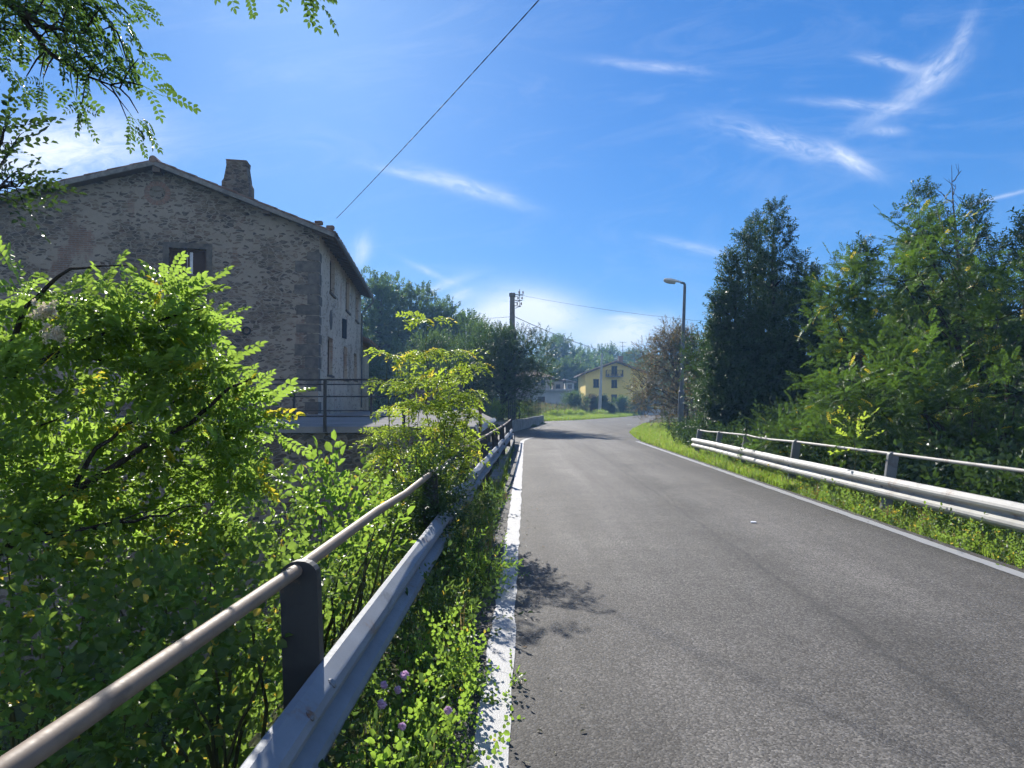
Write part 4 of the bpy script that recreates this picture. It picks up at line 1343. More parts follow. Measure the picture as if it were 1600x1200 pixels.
# ------------------------------------------------------------------ far houses
def gable_house(name, label, x0, x1, y0, y1, zb, ze, zr, wallm, roofm, ov=.6, over_front=.5):
    r = empty(name, ((x0 + x1) / 2, y0, zb), label, 'house')
    xm = (x0 + x1) / 2
    mb = MB()
    fr_ = [(x0, y0), (x1, y0)]
    mb.prism([Vector((x0, y0, zb - 1)), Vector((x1, y0, zb - 1)), Vector((x1, y0, ze)), Vector((xm, y0, zr)), Vector((x0, y0, ze))], (0, y1 - y0, 0))
    mb.build('wall', wallm, r)
    m = (zr - ze) / (xm - x0)
    rr = []
    for sd in (-1, 1):
        xe = xm + sd * ((x1 - x0) / 2 + ov); zz = zr + .06 - m * ((x1 - x0) / 2 + ov)
        mb = MB(); mb.prism([Vector((xm, y0 - over_front, zr + .06)), Vector((xe, y0 - over_front, zz)), Vector((xe, y0 - over_front, zz + .2)), Vector((xm, y0 - over_front, zr + .28))], (0, y1 - y0 + over_front * 2, 0))
        ro = mb.build('roof', roofm, r)
        mb = MB()
        for k in range(int((y1 - y0) / .35)):
            yy = y0 - over_front + .2 + k * .35
            mb.tube([(xm, yy, zr + .28), (xe, yy, zz + .2)], .11, 5)
        mb.build('tiles', M['tile'], ro)
        mb = MB(); mb.tube([(xe + sd * .06, y0 - over_front, zz + .08), (xe + sd * .06, y1, zz + .06)], .08, 6); mb.build('gutter', M['iron'], ro)
        rr.append(ro)
    return r, rr


def yh_window(par, y, u0, v0, u1, v1, Y, door=False):
    a = P(u0, v0, Y); b = P(u1, v1, Y)
    x0, x1, z1, z0 = a[0], b[0], a[2], b[2]
    mb = MB()
    for (p, q) in ((x0 - .06, x0), (x1, x1 + .06)): mb.box((p, y - .05, z0), (q, y + .04, z1))
    mb.box((x0 - .06, y - .05, z1 + .001), (x1 + .06, y + .04, z1 + .07)); mb.box((x0 - .12, y - .12, z0 - .09), (x1 + .12, y + .04, z0 - .001))
    w = mb.build('window' if not door else 'balcony_door', M['dshutter'], par)
    for k in range(2):
        p0 = x0 + (x1 - x0) * k / 2 + .008; p1 = x0 + (x1 - x0) * (k + 1) / 2 - .008
        mb = MB(); mb.bbox((p0, y - .045, z0 + .002), (p1, y - .015, z1 - .002), .006)
        for j in range(int((z1 - z0) / .12)):
            mb.box((p0 + .08, y - .056, z0 + .08 + j * .12), (p1 - .08, y - .0455, z0 + .14 + j * .12))
        mb.build('shutter', M['dshutter'], w)
    return w


YY = 118.0
pk = P(963, 566, YY); el_ = P(908.5, 586, YY); wl_ = P(915, 640, YY)
hw = pk[0] - wl_[0]
m_ = (pk[2] - el_[2]) / (pk[0] - el_[0])
yh, yr = gable_house('ochre_house', 'ochre plastered three-storey house with a gable roof and small balcony beyond the bend', pk[0] - hw, pk[0] + hw, YY, YY + 13, wl_[2] - .3, pk[2] - m_ * hw - .06, pk[2] - .06, M['yellow'], M['eave'], .75, .8)
for (a, b, c, d) in ((927.6, 593, 935.2, 605), (955.8, 594, 963.6, 605.4), (955.8, 617, 963.6, 630)): yh_window(yh, YY, a, b, c, d, YY)
yh_window(yh, YY, 956, 572.5, 963.8, 587.5, YY, True)
b0 = P(946, 588, YY); b1 = P(972.5, 579, YY)
mb = MB(); mb.bbox((b0[0], YY - 1.2, b0[2] - .12), (b1[0], YY - .005, b0[2] + .03), .02); bal = mb.build('balcony', M['concrete'], yh)
mb = MB()
for i in range(22):
    x = b0[0] + .05 + (b1[0] - b0[0] - .1) * i / 21; mb.box((x - .018, YY - 1.17, b0[2] + .03), (x + .018, YY - 1.13, b1[2]))
for i in range(8):
    for x in (b0[0] + .05, b1[0] - .05): mb.box((x - .018, YY - 1.1 + i * .14, b0[2] + .03), (x + .018, YY - 1.06 + i * .14, b1[2]))
mb.box((b0[0], YY - 1.2, b1[2] + .001), (b1[0], YY - 1.11, b1[2] + .06)); mb.build('balcony_rail', M['iron'], bal)
mb = MB()
for i in range(4):
    c = np.array((b0[0] + .35 + i * .75, YY - 1.02, b0[2] + .32)); mb.tube([c - (0, 0, .28), c + (0, 0, .02)], [.12, .17], 8)
mb.build('flower_pots', M['brick'], bal)
mb = MB(); c = P(969.5, 560, YY + 4); mb.bbox((c[0] - .4, YY + 3.6, c[2] - 1.6), (c[0] + .4, YY + 4.4, c[2] + .3), .03); mb.bbox((c[0] - .5, YY + 3.5, c[2] + .301), (c[0] + .5, YY + 4.5, c[2] + .42), .02); mb.build('chimney', M['brick'], yr[1])
a0 = P(973, 572, YY + 5); a1 = P(973, 534, YY + 5)
an_ = empty('roof_antenna', a0, 'spindly television aerial on the roof ridge of the ochre house', 'antenna')
mb = MB(); mb.tube([a0 - (0, 0, 1.2), a1], .045, 6); mb.build('mast', M['iron'], an_)
mb = MB()
for k in range(3):
    z = a1[2] - .1 - k * .7; mb.tube([(a1[0] - .6 + k * .1, YY + 5, z), (a1[0] + .7 - k * .15, YY + 5, z)], .03, 5)
    for q in range(5): mb.tube([(a1[0] - .5 + q * .25, YY + 4.7, z), (a1[0] - .5 + q * .25, YY + 5.3, z)], .02, 4)
mb.build('aerial', M['iron'], an_)

# pale two-storey house half hidden by the round tree, sheds and a white annexe
PY = 106.0
a = P(820, 590, PY); b = P(859, 590, PY)
zg = 1.2
ze_ = P(850, 589, PY)[2]
ph = empty('pale_house', ((a[0] + b[0]) / 2, PY, zg), 'pale plastered two-storey house with a brown hipped roof behind the dark round tree', 'house')
mb = MB(); mb.bbox((a[0] - 2, PY, zg - 1), (b[0], PY + 9, ze_), .03); mb.build('wall', M['pink'], ph)
mb = MB(); x0, x1, y0, y1 = a[0] - 2.7, b[0] + .7, PY - .7, PY + 9.7; zq = ze_ + .02
mb.add([(x0, y0, zq), (x1, y0, zq), (x1, y1, zq), (x0, y1, zq), (x0 + 4, (y0 + y1) / 2, zq + 1.4), (x1 - 4, (y0 + y1) / 2, zq + 1.4)], [(0, 1, 5, 4), (1, 2, 5), (2, 3, 4, 5), (3, 0, 4), (0, 3, 2, 1)])
mb.build('roof', M['tile'], ph)
yh_window(ph, PY, 846, 592, 851.5, 601, PY)
yh_window(ph, PY, 834, 592, 839.5, 601, PY)
SY = 101.0
a = P(832, 628, SY); b = P(886, 611, SY)
sh = empty('white_shed', ((a[0] + b[0]) / 2, SY, a[2]), 'low white outbuilding with a flat pale roof left of the ochre house', 'shed')
mb = MB(); mb.bbox((a[0], SY, a[2] - 1.2), (b[0], SY + 4, b[2]), .03); mb.build('wall', M['white'], sh)
mb = MB(); mb.bbox((a[0] - .4, SY - .5, b[2] + .003), (b[0] + 1.1, SY + 4.4, b[2] + .26), .03); mb.build('roof', M['shedroof'], sh)
mb = MB(); c = P(846, 624, SY); mb.bbox((c[0] - .5, SY - .04, c[2] - 1.6), (c[0] + .5, SY - .002, c[2] + .4), .01); mb.build('door', M['shutter'], sh)
for (u0, u1, vt, vb, Y, mt, lab, nm) in ((864, 880, 596, 612, 112, 'pink', 'small beige garage with a brown monopitch roof between pale house and wood', 'garage'), (884, 897, 598, 612, 114, 'white', 'tiny whitish hut with a flat roof just left of the ochre house', 'hut')):
    a = P(u0, vb, Y); b = P(u1, vt, Y)
    g = empty(nm, ((a[0] + b[0]) / 2, Y, a[2]), lab, nm)
    mb = MB(); mb.bbox((a[0], Y, a[2] - 2), (b[0], Y + 4, b[2]), .02); mb.build('wall', M[mt], g)
    mb = MB(); mb.prism([Vector((a[0] - .3, Y - .4, b[2] + .5)), Vector((b[0] + .4, Y - .4, b[2] + .02)), Vector((b[0] + .4, Y - .4, b[2] + .16)), Vector((a[0] - .3, Y - .4, b[2] + .66))], (0, 5, 0)); mb.build('roof', M['tile' if nm == 'garage' else 'shedroof'], g)
    mb = MB(); c = (a[0] + b[0]) / 2; mb.bbox((c - .35, Y - .05, a[2] + .5), (c + .35, Y - .003, a[2] + 1.2), .01); mb.build('window', M['darkglass'], g)
a = P(1003, 648, 108); b = P(1037, 640.5, 111)
mb = MB(); mb.prism([Vector((a[0], 107.6, -.3)), Vector((b[0] + 3, 112, -.3)), Vector((b[0] + 3, 112.3, -.3)), Vector((a[0], 107.9, -.3))], (0, 0, 1.15))
tag(mb.build('boundary_wall', M['white']), 'low pale boundary wall at the far bend beside the ochre house', 'wall')

# ------------------------------------------------------------------ trees: hillside and far wood
DOME = lambda h: max(.05, math.sqrt(max(0, 1 - ((h - .45) / .58) ** 2)))
CONE = lambda h: max(.06, min(1.0, (1.06 - h) * 1.5) * min(1, .55 + h * 1.6))
ROUND = lambda h: max(.1, math.sqrt(max(0.01, 1 - ((h - .55) / .5) ** 2)))
VASE = lambda h: max(.15, .45 + .6 * h - .55 * max(0, h - .75) * 2)


def on_ground(u, Y):
    x = (u - 800) / FOC * Y
    return (x, Y, float(zt(x, Y)))


HILL = [(592, 78, 438, 3.9, 11, 'tallest rounded blue-green tree on the hillside right behind the stone house'), (640, 84, 448, 4.6, 12, 'broad blue-green hillside tree next right of the tallest one'),
        (685, 80, 482, 3.7, 13, 'middle rounded hillside tree with a knobbly crown above the yellowing sapling'), (722, 76, 500, 2.6, 14, 'lower hillside tree at the right shoulder of the wooded slope'),
        (748, 82, 520, 2.2, 15, 'smallest hillside tree left of the utility pole at the foot of the slope')]
for (u, Y, vt, rad, sd, lab) in HILL:
    b_ = on_ground(u, Y); H = float(P(u, vt, Y)[2]) - b_[2]
    make_tree('hillside_tree', lab, 'tree', b_, H, rad, DOME, 22, 1.75, 54, T_FAR, M['l_mid'], M['bark'], .3, .12, sd, 'blue-green trees on the hillside', twigs=1, shell=.4, ob=1.0)
# wood filling the slope below and between them
rs = np.random.default_rng(21)
lob = []
for i in range(150):
    Y = rs.uniform(62, 112); u = rs.uniform(300, 760); x = (u - 800) / FOC * Y; z = float(zt(x, Y)); q = rs.uniform(1.4, 2.8)
    lob.append((x, Y, z + rs.uniform(.5, 5.5), q, q, q))
wood, _ = crown('hillside_wood', lob, 105, T_FAR, M['l_mid'], 22)
tag(wood, 'dense undergrowth and lower wood covering the slope behind the stone house', 'wood', kind='stuff')
# far wood behind the ochre house
FARL = [(868, 170, 531, 5.6, 31, 'tall feathery hazy tree standing out of the far wood above the pale house'), (905, 190, 552, 5.0, 32, 'hazy far tree whose crown touches the left eave line of the ochre house'),
        (843, 165, 566, 4.2, 33, 'hazy far tree just right of the dark round tree crown'), (945, 200, 549, 5.5, 34, 'rounded hazy far tree behind the ridge of the ochre house'),
        (988, 205, 553, 5.5, 35, 'hazy far tree behind the right slope of the ochre roof'), (890, 140, 575, 3.8, 36, 'paler green tree in front of the far wood between sheds and ochre house')]
for (u, Y, vt, rad, sd, lab) in FARL:
    b_ = on_ground(u, Y); H = float(P(u, vt, Y)[2]) - b_[2]
    make_tree('far_tree', lab, 'tree', b_, H, rad, DOME, 20, 2.6, 43, T_FARL, M['l_mid'], M['bark'], .4, .15, sd, 'hazy trees beyond the houses', twigs=0, shell=.4, ob=1.0)
lob = []
for i in range(330):
    Y = rs.uniform(150, 330); u = rs.uniform(690, 1230); x = (u - 800) / FOC * Y; z = float(zt(x, Y)); q = rs.uniform(3.0, 5.5)
    top = (float(P(u, 566 + 12 * math.sin(u * .06) + rs.uniform(-8, 8), Y)[2]))
    lob.append((x, Y, min(z + rs.uniform(2, 9), top - q * .8), q, q, q))
wood, _ = crown('far_wood', lob, 72, T_FARL, M['l_mid'], 24, smin=.8, smax=1.4)
tag(wood, 'hazy blue-green wood on the far hill behind the houses', 'wood', kind='stuff')

# ------------------------------------------------------------------ mid-distance trees
b_ = on_ground(795, 46)
b_ = (-.75, 43.3, .5)
rt = make_tree('round_tree', 'dark dense round-crowned tree with a leaning trunk left of the bend', 'tree', b_, 5.5, 2.45, ROUND, 26, 1.0, 120, T_MED, M['l_dark'], M['barkd'], .20, .28, 41, lean=(.55, 0), twigs=2, shell=.4)
b_ = (-2.3, 52.0, .6)
make_tree('olive_tree', 'loose grey-green tree with wispy top twigs left of the utility pole', 'tree', b_, 7.0, 2.5, VASE, 18, 1.0, 94, T_MED, M['l_mid'], M['bark'], .16, .3, 42, ob=.7, ub=.9, twigs=3, shell=.5)
make_tree('garden_tree', 'leafy mid-green garden tree in front of the hillside behind the sapling', 'tree', (-5.6, 50.0, .7), 5.8, 2.4, DOME, 18, 1.1, 94, T_MED, M['l_mid'], M['bark'], .16, .2, 43, twigs=2)
make_tree('garden_tree', 'low dark garden tree beside the far end of the terrace', 'tree', (-3.2, 43.5, .6), 3.5, 1.6, DOME, 14, .85, 94, T_MED, M['l_dark'], M['barkd'], .12, .15, 44, twigs=2)
make_tree('red_tree', 'low brownish olive tree with bronze leaves behind the street lamp', 'tree', (11.6, 48.0, -.05), 6.7, 2.9, DOME, 34, 1.15, 115, T_MED, M['l_brown'], M['barkd'], .16, .1, 45, twigs=3, stems=3)
make_tree('red_tree', 'shorter dark brownish tree between street lamp and the big laurel', 'tree', (12.4, 40.0, -.05), 5.4, 2.2, DOME, 18, 1.0, 105, T_MED, M['l_brown'], M['barkd'], .13, .1, 46, twigs=3, stems=2)
make_tree('verge_tree', 'slim dark-trunked tree in front of the laurel near the end of the right guardrail', 'tree', (7.95, 27.0, -.1), 4.2, .75, VASE, 12, .7, 79, T_MED, M['l_dark'], M['barkd'], .14, .35, 47, twigs=3)
# plants on and behind the garden wall
for i, (s, q, h, lab) in enumerate(((2.0, .7, 1.1, 'bushy green plant behind the fence at the near end of the garden wall'), (7, .8, 1.3, 'tall weedy plant behind the middle of the iron fence'), (12.5, .7, 1.1, 'light green plant behind the far half of the iron fence'), (17.5, .6, .9, 'small plant at the far corner of the garden wall'))):
    c = Mw @ Vector((s, 1.1, .5))
    make_tree('fence_plant', lab, 'plant', c, h, q, DOME, 8, .45, 40, T_SMALL, M['l_mid' if i % 2 else 'l_dog'], M['stem'], .03, .05, 50 + i, 'plants behind the iron fence', twigs=1, stems=3)
# shrubs in the field
for i, (u, vt, vb, Y, q, mt, lab) in enumerate(((896, 618, 636, 96, 1.6, 'l_mid', 'spreading green shrub between white shed and the slender pole'), (925, 622, 638, 100, 1.1, 'l_brown', 'brownish shrub just left of the slender pole'), (940.5, 622, 641, 98, .75, 'l_dark', 'small dark conical shrub at the foot of the slender pole'),
                                          (971, 624, 644, 104, 1.2, 'l_mid', 'grey-green shrub below the lower window of the ochre house'), (999, 620, 645, 106, 1.4, 'l_dark', 'dark rounded shrub at the right corner of the ochre house'), (952, 634, 646, 99, .8, 'l_dark', 'low dark bush among the crop rows'))):
    c = P(u, vb, Y); H = float(P(u, vt, Y)[2]) - c[2]
    make_tree('field_shrub', lab, 'shrub', c, H, q, DOME, 12, q * .5, 94, T_MED, M[mt], M['barkd'], .06, .08, 60 + i, 'shrubs in front of the ochre house', twigs=1, stems=2)

# ------------------------------------------------------------------ right side: laurels and robinias
def cones(tips, per_m, rng):
    """several leaders, each a spire of lobes"""
    lobes = []
    for (x, y, zb, zt_, r) in tips:
        n = max(5, int((zt_ - zb) / .42))
        for i in range(n):
            h = i / (n - 1)
            rr = r * max(.05, min(1, (1.02 - h) * 1.35)) * min(1, .8 + h)
            for k in range(max(1, int(5 * rr / r + .5))):
                a = rng.uniform(0, 2 * PI); q = rr * rng.uniform(.35, .85)
                s = .20 + .46 * rr * rng.uniform(.6, 1.2) * .8
                lobes.append((x + math.cos(a) * q, y + math.sin(a) * q, zb + (zt_ - zb) * h + rng.uniform(-.2, .2), s, s, s * 1.1))
    return lobes


def laurel(label, base, tips, per, seed):
    rng = random.Random(seed)
    r = empty('laurel_tree', base, label, 'tree', 'dark laurels on the right')
    mb = MB()
    for (x, y, zb, zt_, rad) in tips:
        mb.tube(bez((base[0] + (x - base[0]) * .3, base[1] + (y - base[1]) * .3, base[2] - .3), (x, y, zt_ - .2), 6, 0, rng, .012), [.13, .12, .10, .08, .06, .035, .012], 7)
        for k in range(10):
            h = rng.uniform(.15, .85); a = rng.uniform(0, 2 * PI); q = rad * (1 - h) * .9
            p = (x, y, zb + (zt_ - zb) * h); mb.tube(bez(p, (x + math.cos(a) * q, y + math.sin(a) * q, p[2] + q * .5), 3, .03, rng, .04), [.035, .026, .018, .008], 5)
    mb.build('trunk', M['barkd'], r, smooth=True)
    lb = cones(tips, 0, rng)
    crown('crown', lb, per, T_LAUREL, M['l_laurel'], seed + 3, r, .75, .75, .35, .8, 1.25, .35)
    return r


def tip(u, v, Y, zb, r):
    p = P(u, v, Y); return (p[0], Y, zb, p[2], r)


laurel('big dark laurel tree with two pointed spires right of the street lamp', (9.0, 24.2, -.6),
       [tip(1210, 332, 23.6, -.6, 2.1), tip(1166, 366, 24.0, -.4, 1.8), tip(1138, 400, 24.0, -.2, 1.05), tip(1246, 405, 23.2, -.6, 2.0), tip(1122, 470, 24.2, .6, .5), tip(1268, 440, 23.1, -.6, 1.7), tip(1300, 500, 22.8, -.6, 1.7), tip(1185, 350, 25.0, -.5, 1.5)], 46, 70)
laurel('dark laurel spire behind the yellow-flecked robinia near the right edge', (12.2, 20, -1.5),
       [tip(1525, 335, 19.6, -1.5, 1.5), tip(1497, 400, 20.4, -1.5, 1.5), tip(1556, 395, 19.6, -1.5, 1.4)], 40, 71)
laurel('tall laurel cut off by the right edge of the view', (12.6, 15.8, -1.5),
       [tip(1600, 352, 16.0, -1.5, 1.3), tip(1645, 350, 16.2, -1.5, 1.6), tip(1700, 380, 16.2, -1.5, 1.6)], 40, 72)
laurel('low laurel top showing between the two robinias', (10.9, 19.5, -1.2), [tip(1350, 398, 19.5, -1.2, 1.3), tip(1393, 470, 20, -1.2, 1.7), tip(1437, 318, 18.6, -1.2, 1.2), tip(1463, 345, 18.9, -1.2, 1.3)], 40, 73)


def robinia_lobed(name, label, cat, base, lobes, per, tpls, lmat, tr, seed, group=None, hubs=None, **kw):
    rng = random.Random(seed)
    r = empty(name, base, label, cat, group)
    base = np.array(base, float)
    mb = MB()
    for lb in lobes:
        c = np.array(lb[:3])
        h = base + (c - base) * np.array((.25, .25, .5))
        a = bez(base - (0, 0, .2), h, 3, 0, rng, .03); b = bez(h, c, 4, .06, rng, .05)
        L = len(a) + len(b) - 1
        mb.tube(a + b[1:], [tr * (1 - .92 * (k / (L - 1)) ** .6) for k in range(L)], 6)
        for q in range(3):
            d = np.array([rng.gauss(0, 1) for _ in range(3)]); d /= np.linalg.norm(d); d[2] = abs(d[2]) * .6
            mb.tube(bez(c, c + d * np.array(lb[3:6]) * 1.1, 2, .05, rng, .08), [tr * .1, tr * .07, tr * .03], 4)
    mb.build('trunk', M['barkd'], r, smooth=True)
    args = dict(ob=.75, ub=.35, rb=.4, smin=.75, smax=1.15, shell=.5); args.update(kw)
    crown('crown', lobes, per, tpls, lmat, seed + 3, r, **args)
    return r


def L_(u, v, Y, r, rz=None, ry=None):
    p = P(u, v, Y); return (p[0], p[1], p[2], r, ry or r, rz or r * .7)


RG = 'robinias on the right'
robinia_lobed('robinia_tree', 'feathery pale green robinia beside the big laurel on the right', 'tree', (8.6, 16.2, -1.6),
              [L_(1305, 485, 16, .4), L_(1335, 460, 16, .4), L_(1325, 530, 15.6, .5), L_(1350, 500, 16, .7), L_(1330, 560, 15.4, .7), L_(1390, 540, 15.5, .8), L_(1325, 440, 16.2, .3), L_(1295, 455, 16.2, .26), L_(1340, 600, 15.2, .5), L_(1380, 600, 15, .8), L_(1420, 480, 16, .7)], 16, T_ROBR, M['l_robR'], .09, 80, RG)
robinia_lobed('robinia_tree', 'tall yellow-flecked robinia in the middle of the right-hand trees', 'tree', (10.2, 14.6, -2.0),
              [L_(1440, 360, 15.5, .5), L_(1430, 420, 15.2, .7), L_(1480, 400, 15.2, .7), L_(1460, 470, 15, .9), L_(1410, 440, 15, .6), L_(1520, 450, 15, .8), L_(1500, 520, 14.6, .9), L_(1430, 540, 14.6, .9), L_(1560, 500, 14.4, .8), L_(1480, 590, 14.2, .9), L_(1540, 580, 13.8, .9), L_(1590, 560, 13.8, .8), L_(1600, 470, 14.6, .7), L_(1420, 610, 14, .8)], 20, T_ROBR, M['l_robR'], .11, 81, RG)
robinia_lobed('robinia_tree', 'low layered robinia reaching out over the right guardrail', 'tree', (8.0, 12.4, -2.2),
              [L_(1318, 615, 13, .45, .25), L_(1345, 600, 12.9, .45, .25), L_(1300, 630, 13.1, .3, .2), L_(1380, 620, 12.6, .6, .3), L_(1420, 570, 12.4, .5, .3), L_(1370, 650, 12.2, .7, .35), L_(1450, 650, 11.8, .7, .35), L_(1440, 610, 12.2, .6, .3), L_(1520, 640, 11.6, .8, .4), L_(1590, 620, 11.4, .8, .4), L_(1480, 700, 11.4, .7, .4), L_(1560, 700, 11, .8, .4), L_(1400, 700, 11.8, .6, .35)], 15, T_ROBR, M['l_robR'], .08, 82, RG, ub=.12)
robinia_lobed('robinia_shrub', 'bushy young robinia directly behind the bent part of the right handrail', 'shrub', (7.4, 16.0, -1.6),
              [L_(1235, 682, 16, .4, .25), L_(1208, 695, 16.2, .3, .2), L_(1275, 678, 15.6, .45, .3), L_(1250, 705, 15.2, .5, .3), L_(1310, 700, 14.6, .5, .3), L_(1295, 668, 15.8, .3, .2), L_(1330, 725, 13.6, .4, .3)], 16, T_ROBR, M['l_robR'], .05, 83, RG, ub=.25)
make_tree('understory_shrub', 'dark leafy undergrowth shrub below the robinias at the right edge', 'shrub', (9.2, 9.6, -2.6), 3.0, 2.2, DOME, 18, .9, 94, T_MED, M['l_dark'], M['barkd'], .08, .1, 84, 'dark undergrowth shrubs', stems=3)
make_tree('understory_shrub', 'dark leafy undergrowth shrub under the layered robinia', 'shrub', (8.6, 12.6, -2.6), 3.2, 2.0, DOME, 18, .9, 94, T_MED, M['l_dark'], M['barkd'], .08, .1, 85, 'dark undergrowth shrubs', stems=3)
make_tree('understory_shrub', 'dark leafy undergrowth shrub at the foot of the big laurel', 'shrub', (8.3, 19.5, -1.8), 2.8, 1.7, DOME, 16, .8, 94, T_MED, M['l_dark'], M['barkd'], .08, .1, 86, 'dark undergrowth shrubs', stems=3)
make_tree('understory_shrub', 'big dark evergreen mass filling the gap behind the right-hand robinias', 'shrub', (13.2, 13.0, -2.6), 6.5, 3.0, DOME, 30, 1.2, 126, T_MED, M['l_dark'], M['barkd'], .12, .05, 87, 'dark undergrowth shrubs', stems=3)
make_tree('understory_shrub', 'broad dark evergreen behind the pale robinia', 'shrub', (11.8, 19.5, -2.2), 6.2, 2.6, DOME, 26, 1.1, 115, T_MED, M['l_dark'], M['barkd'], .12, .05, 88, 'dark undergrowth shrubs', stems=3)
# sapling with yellow leaves just behind the rail
make_tree('yellow_sapling', 'thin sapling with a few yellow leaves against the dark trees behind the right handrail', 'sapling', P(1336, 745, 11.5), .9, .24, VASE, 5, .16, 2, T_DOG, M['l_ash'], M['stem'], .012, .4, 89, twigs=1)
# bare dead leader
dt = P(1498, 372, 18.5); dl = P(1487, 258, 18.5)
mb = MB(); rng = random.Random(9)
mb.tube(bez(dt - (0, 0, 2.5), dl, 8, 0, rng, .008), [.05, .045, .04, .036, .03, .024, .017, .01, .005], 6)
for h, a, l in ((.5, .6, 1.0), (.6, -.7, .8), (.68, .5, .9), (.76, -.4, .6), (.82, .7, .5), (.55, -.3, .9), (.9, .4, .3)):
    p = np.array(dt - (0, 0, 2.5)) + (np.array(dl) - (dt - (0, 0, 2.5))) * h
    e = p + np.array((a * l * .7, rng.uniform(-.3, .3), l * .75)); mb.tube(bez(p, e, 4, -.05, rng, .04), [.018, .014, .011, .008, .004], 5)
    for q in range(2):
        p2 = p + (e - p) * rng.uniform(.4, .8); mb.tube(bez(p2, p2 + np.array((rng.uniform(-.3, .3), rng.uniform(-.2, .2), .3)), 2, 0, rng, .05), [.008, .006, .003], 4)
tag(mb.build('dead_tree', M['deadtwig'], fix=False), 'bare leafless dead treetop poking above the right-hand trees', 'dead tree')

# ------------------------------------------------------------------ left foreground
def limb_tree(name, label, cat, root_at, limbs, sprays, tpls, lmat, seed, group=None, rad=.03, **kw):
    """explicit limbs (lists of points) with leafy twigs set along their outer part"""
    rng = random.Random(seed); rs = np.random.default_rng(seed)
    r = empty(name, root_at, label, cat, group)
    mb = MB(); pos = []; dirs = []
    for li, pts in enumerate(limbs):
        pts = [np.array(p, float) for p in pts]
        dense = []
        for a, b in zip(pts[:-1], pts[1:]): dense += bez(a, b, 4, 0, rng, .02)[:-1]
        dense.append(pts[-1]); n = len(dense)
        r0 = rad * (1.0 if li == 0 else .7)
        mb.tube(dense, [r0 * (1 - .9 * (i / (n - 1)) ** .8) for i in range(n)], 7)
        for i in range(int(n * .25), n):
            d = dense[min(i + 1, n - 1)] - dense[max(i - 1, 0)]; d /= max(1e-6, np.linalg.norm(d))
            for q in range(sprays):
                s = np.array([rng.gauss(0, 1) for _ in range(3)]); s -= d * s.dot(d) * .7; s /= np.linalg.norm(s)
                l = rng.uniform(.03, .22)
                e = dense[i] + s * l + d * l * .5
                mb.tube([dense[i], (dense[i] + e) / 2 + np.array((0, 0, .02)), e], [.006, .005, .003], 4)
                pos.append(e); dirs.append(s * .7 + d * .8)
    mb.build('trunk', M['barkd'], r, smooth=True)
    pos = np.array(pos); dirs = np.array(dirs)
    dirs[:, 2] -= kw.get('droop', .3)
    n = len(pos)
    V, F, rr = scatter(tpls, pos, dirs, np.array((0, 0, 1.)) + rs.normal(size=(n, 3)) * .3, rs.uniform(.7, 1.1, n), rs)
    link('crown', foliage_mesh('crown', V, F, rr), lmat, r)
    return r


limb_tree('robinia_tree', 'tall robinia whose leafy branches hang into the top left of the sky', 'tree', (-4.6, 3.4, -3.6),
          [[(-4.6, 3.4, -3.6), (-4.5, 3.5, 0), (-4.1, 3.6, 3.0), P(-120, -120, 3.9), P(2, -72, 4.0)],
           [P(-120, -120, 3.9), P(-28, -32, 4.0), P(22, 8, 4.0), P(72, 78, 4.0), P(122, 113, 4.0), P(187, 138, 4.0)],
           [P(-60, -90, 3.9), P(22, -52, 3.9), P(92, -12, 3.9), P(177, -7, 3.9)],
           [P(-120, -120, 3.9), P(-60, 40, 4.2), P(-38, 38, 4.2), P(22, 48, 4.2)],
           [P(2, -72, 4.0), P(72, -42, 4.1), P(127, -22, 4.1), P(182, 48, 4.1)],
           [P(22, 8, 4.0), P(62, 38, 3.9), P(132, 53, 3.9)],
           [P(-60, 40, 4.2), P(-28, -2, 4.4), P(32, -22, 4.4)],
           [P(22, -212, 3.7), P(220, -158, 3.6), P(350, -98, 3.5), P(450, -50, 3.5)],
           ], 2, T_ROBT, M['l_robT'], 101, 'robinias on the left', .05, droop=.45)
limb_tree('elder_tree', 'dark leafed tree at the left edge peeping over the house roof', 'tree', (-6.6, 6.6, -4.2),
          [[(-6.6, 6.6, -4.2), (-6.4, 6.8, 0), P(-60, 330, 7.2), P(0, 260, 7.2), P(25, 220, 7.2)], [P(-60, 330, 7.2), P(-10, 300, 7.2), P(25, 268, 7.2)], [P(-60, 330, 7.2), P(0, 225, 7.2), P(12, 190, 7.2)], [P(-40, 320, 7.2), P(5, 290, 7.2), P(30, 292, 7.2)]],
          2, T_DOG, M['l_dark'], 102, None, .06)

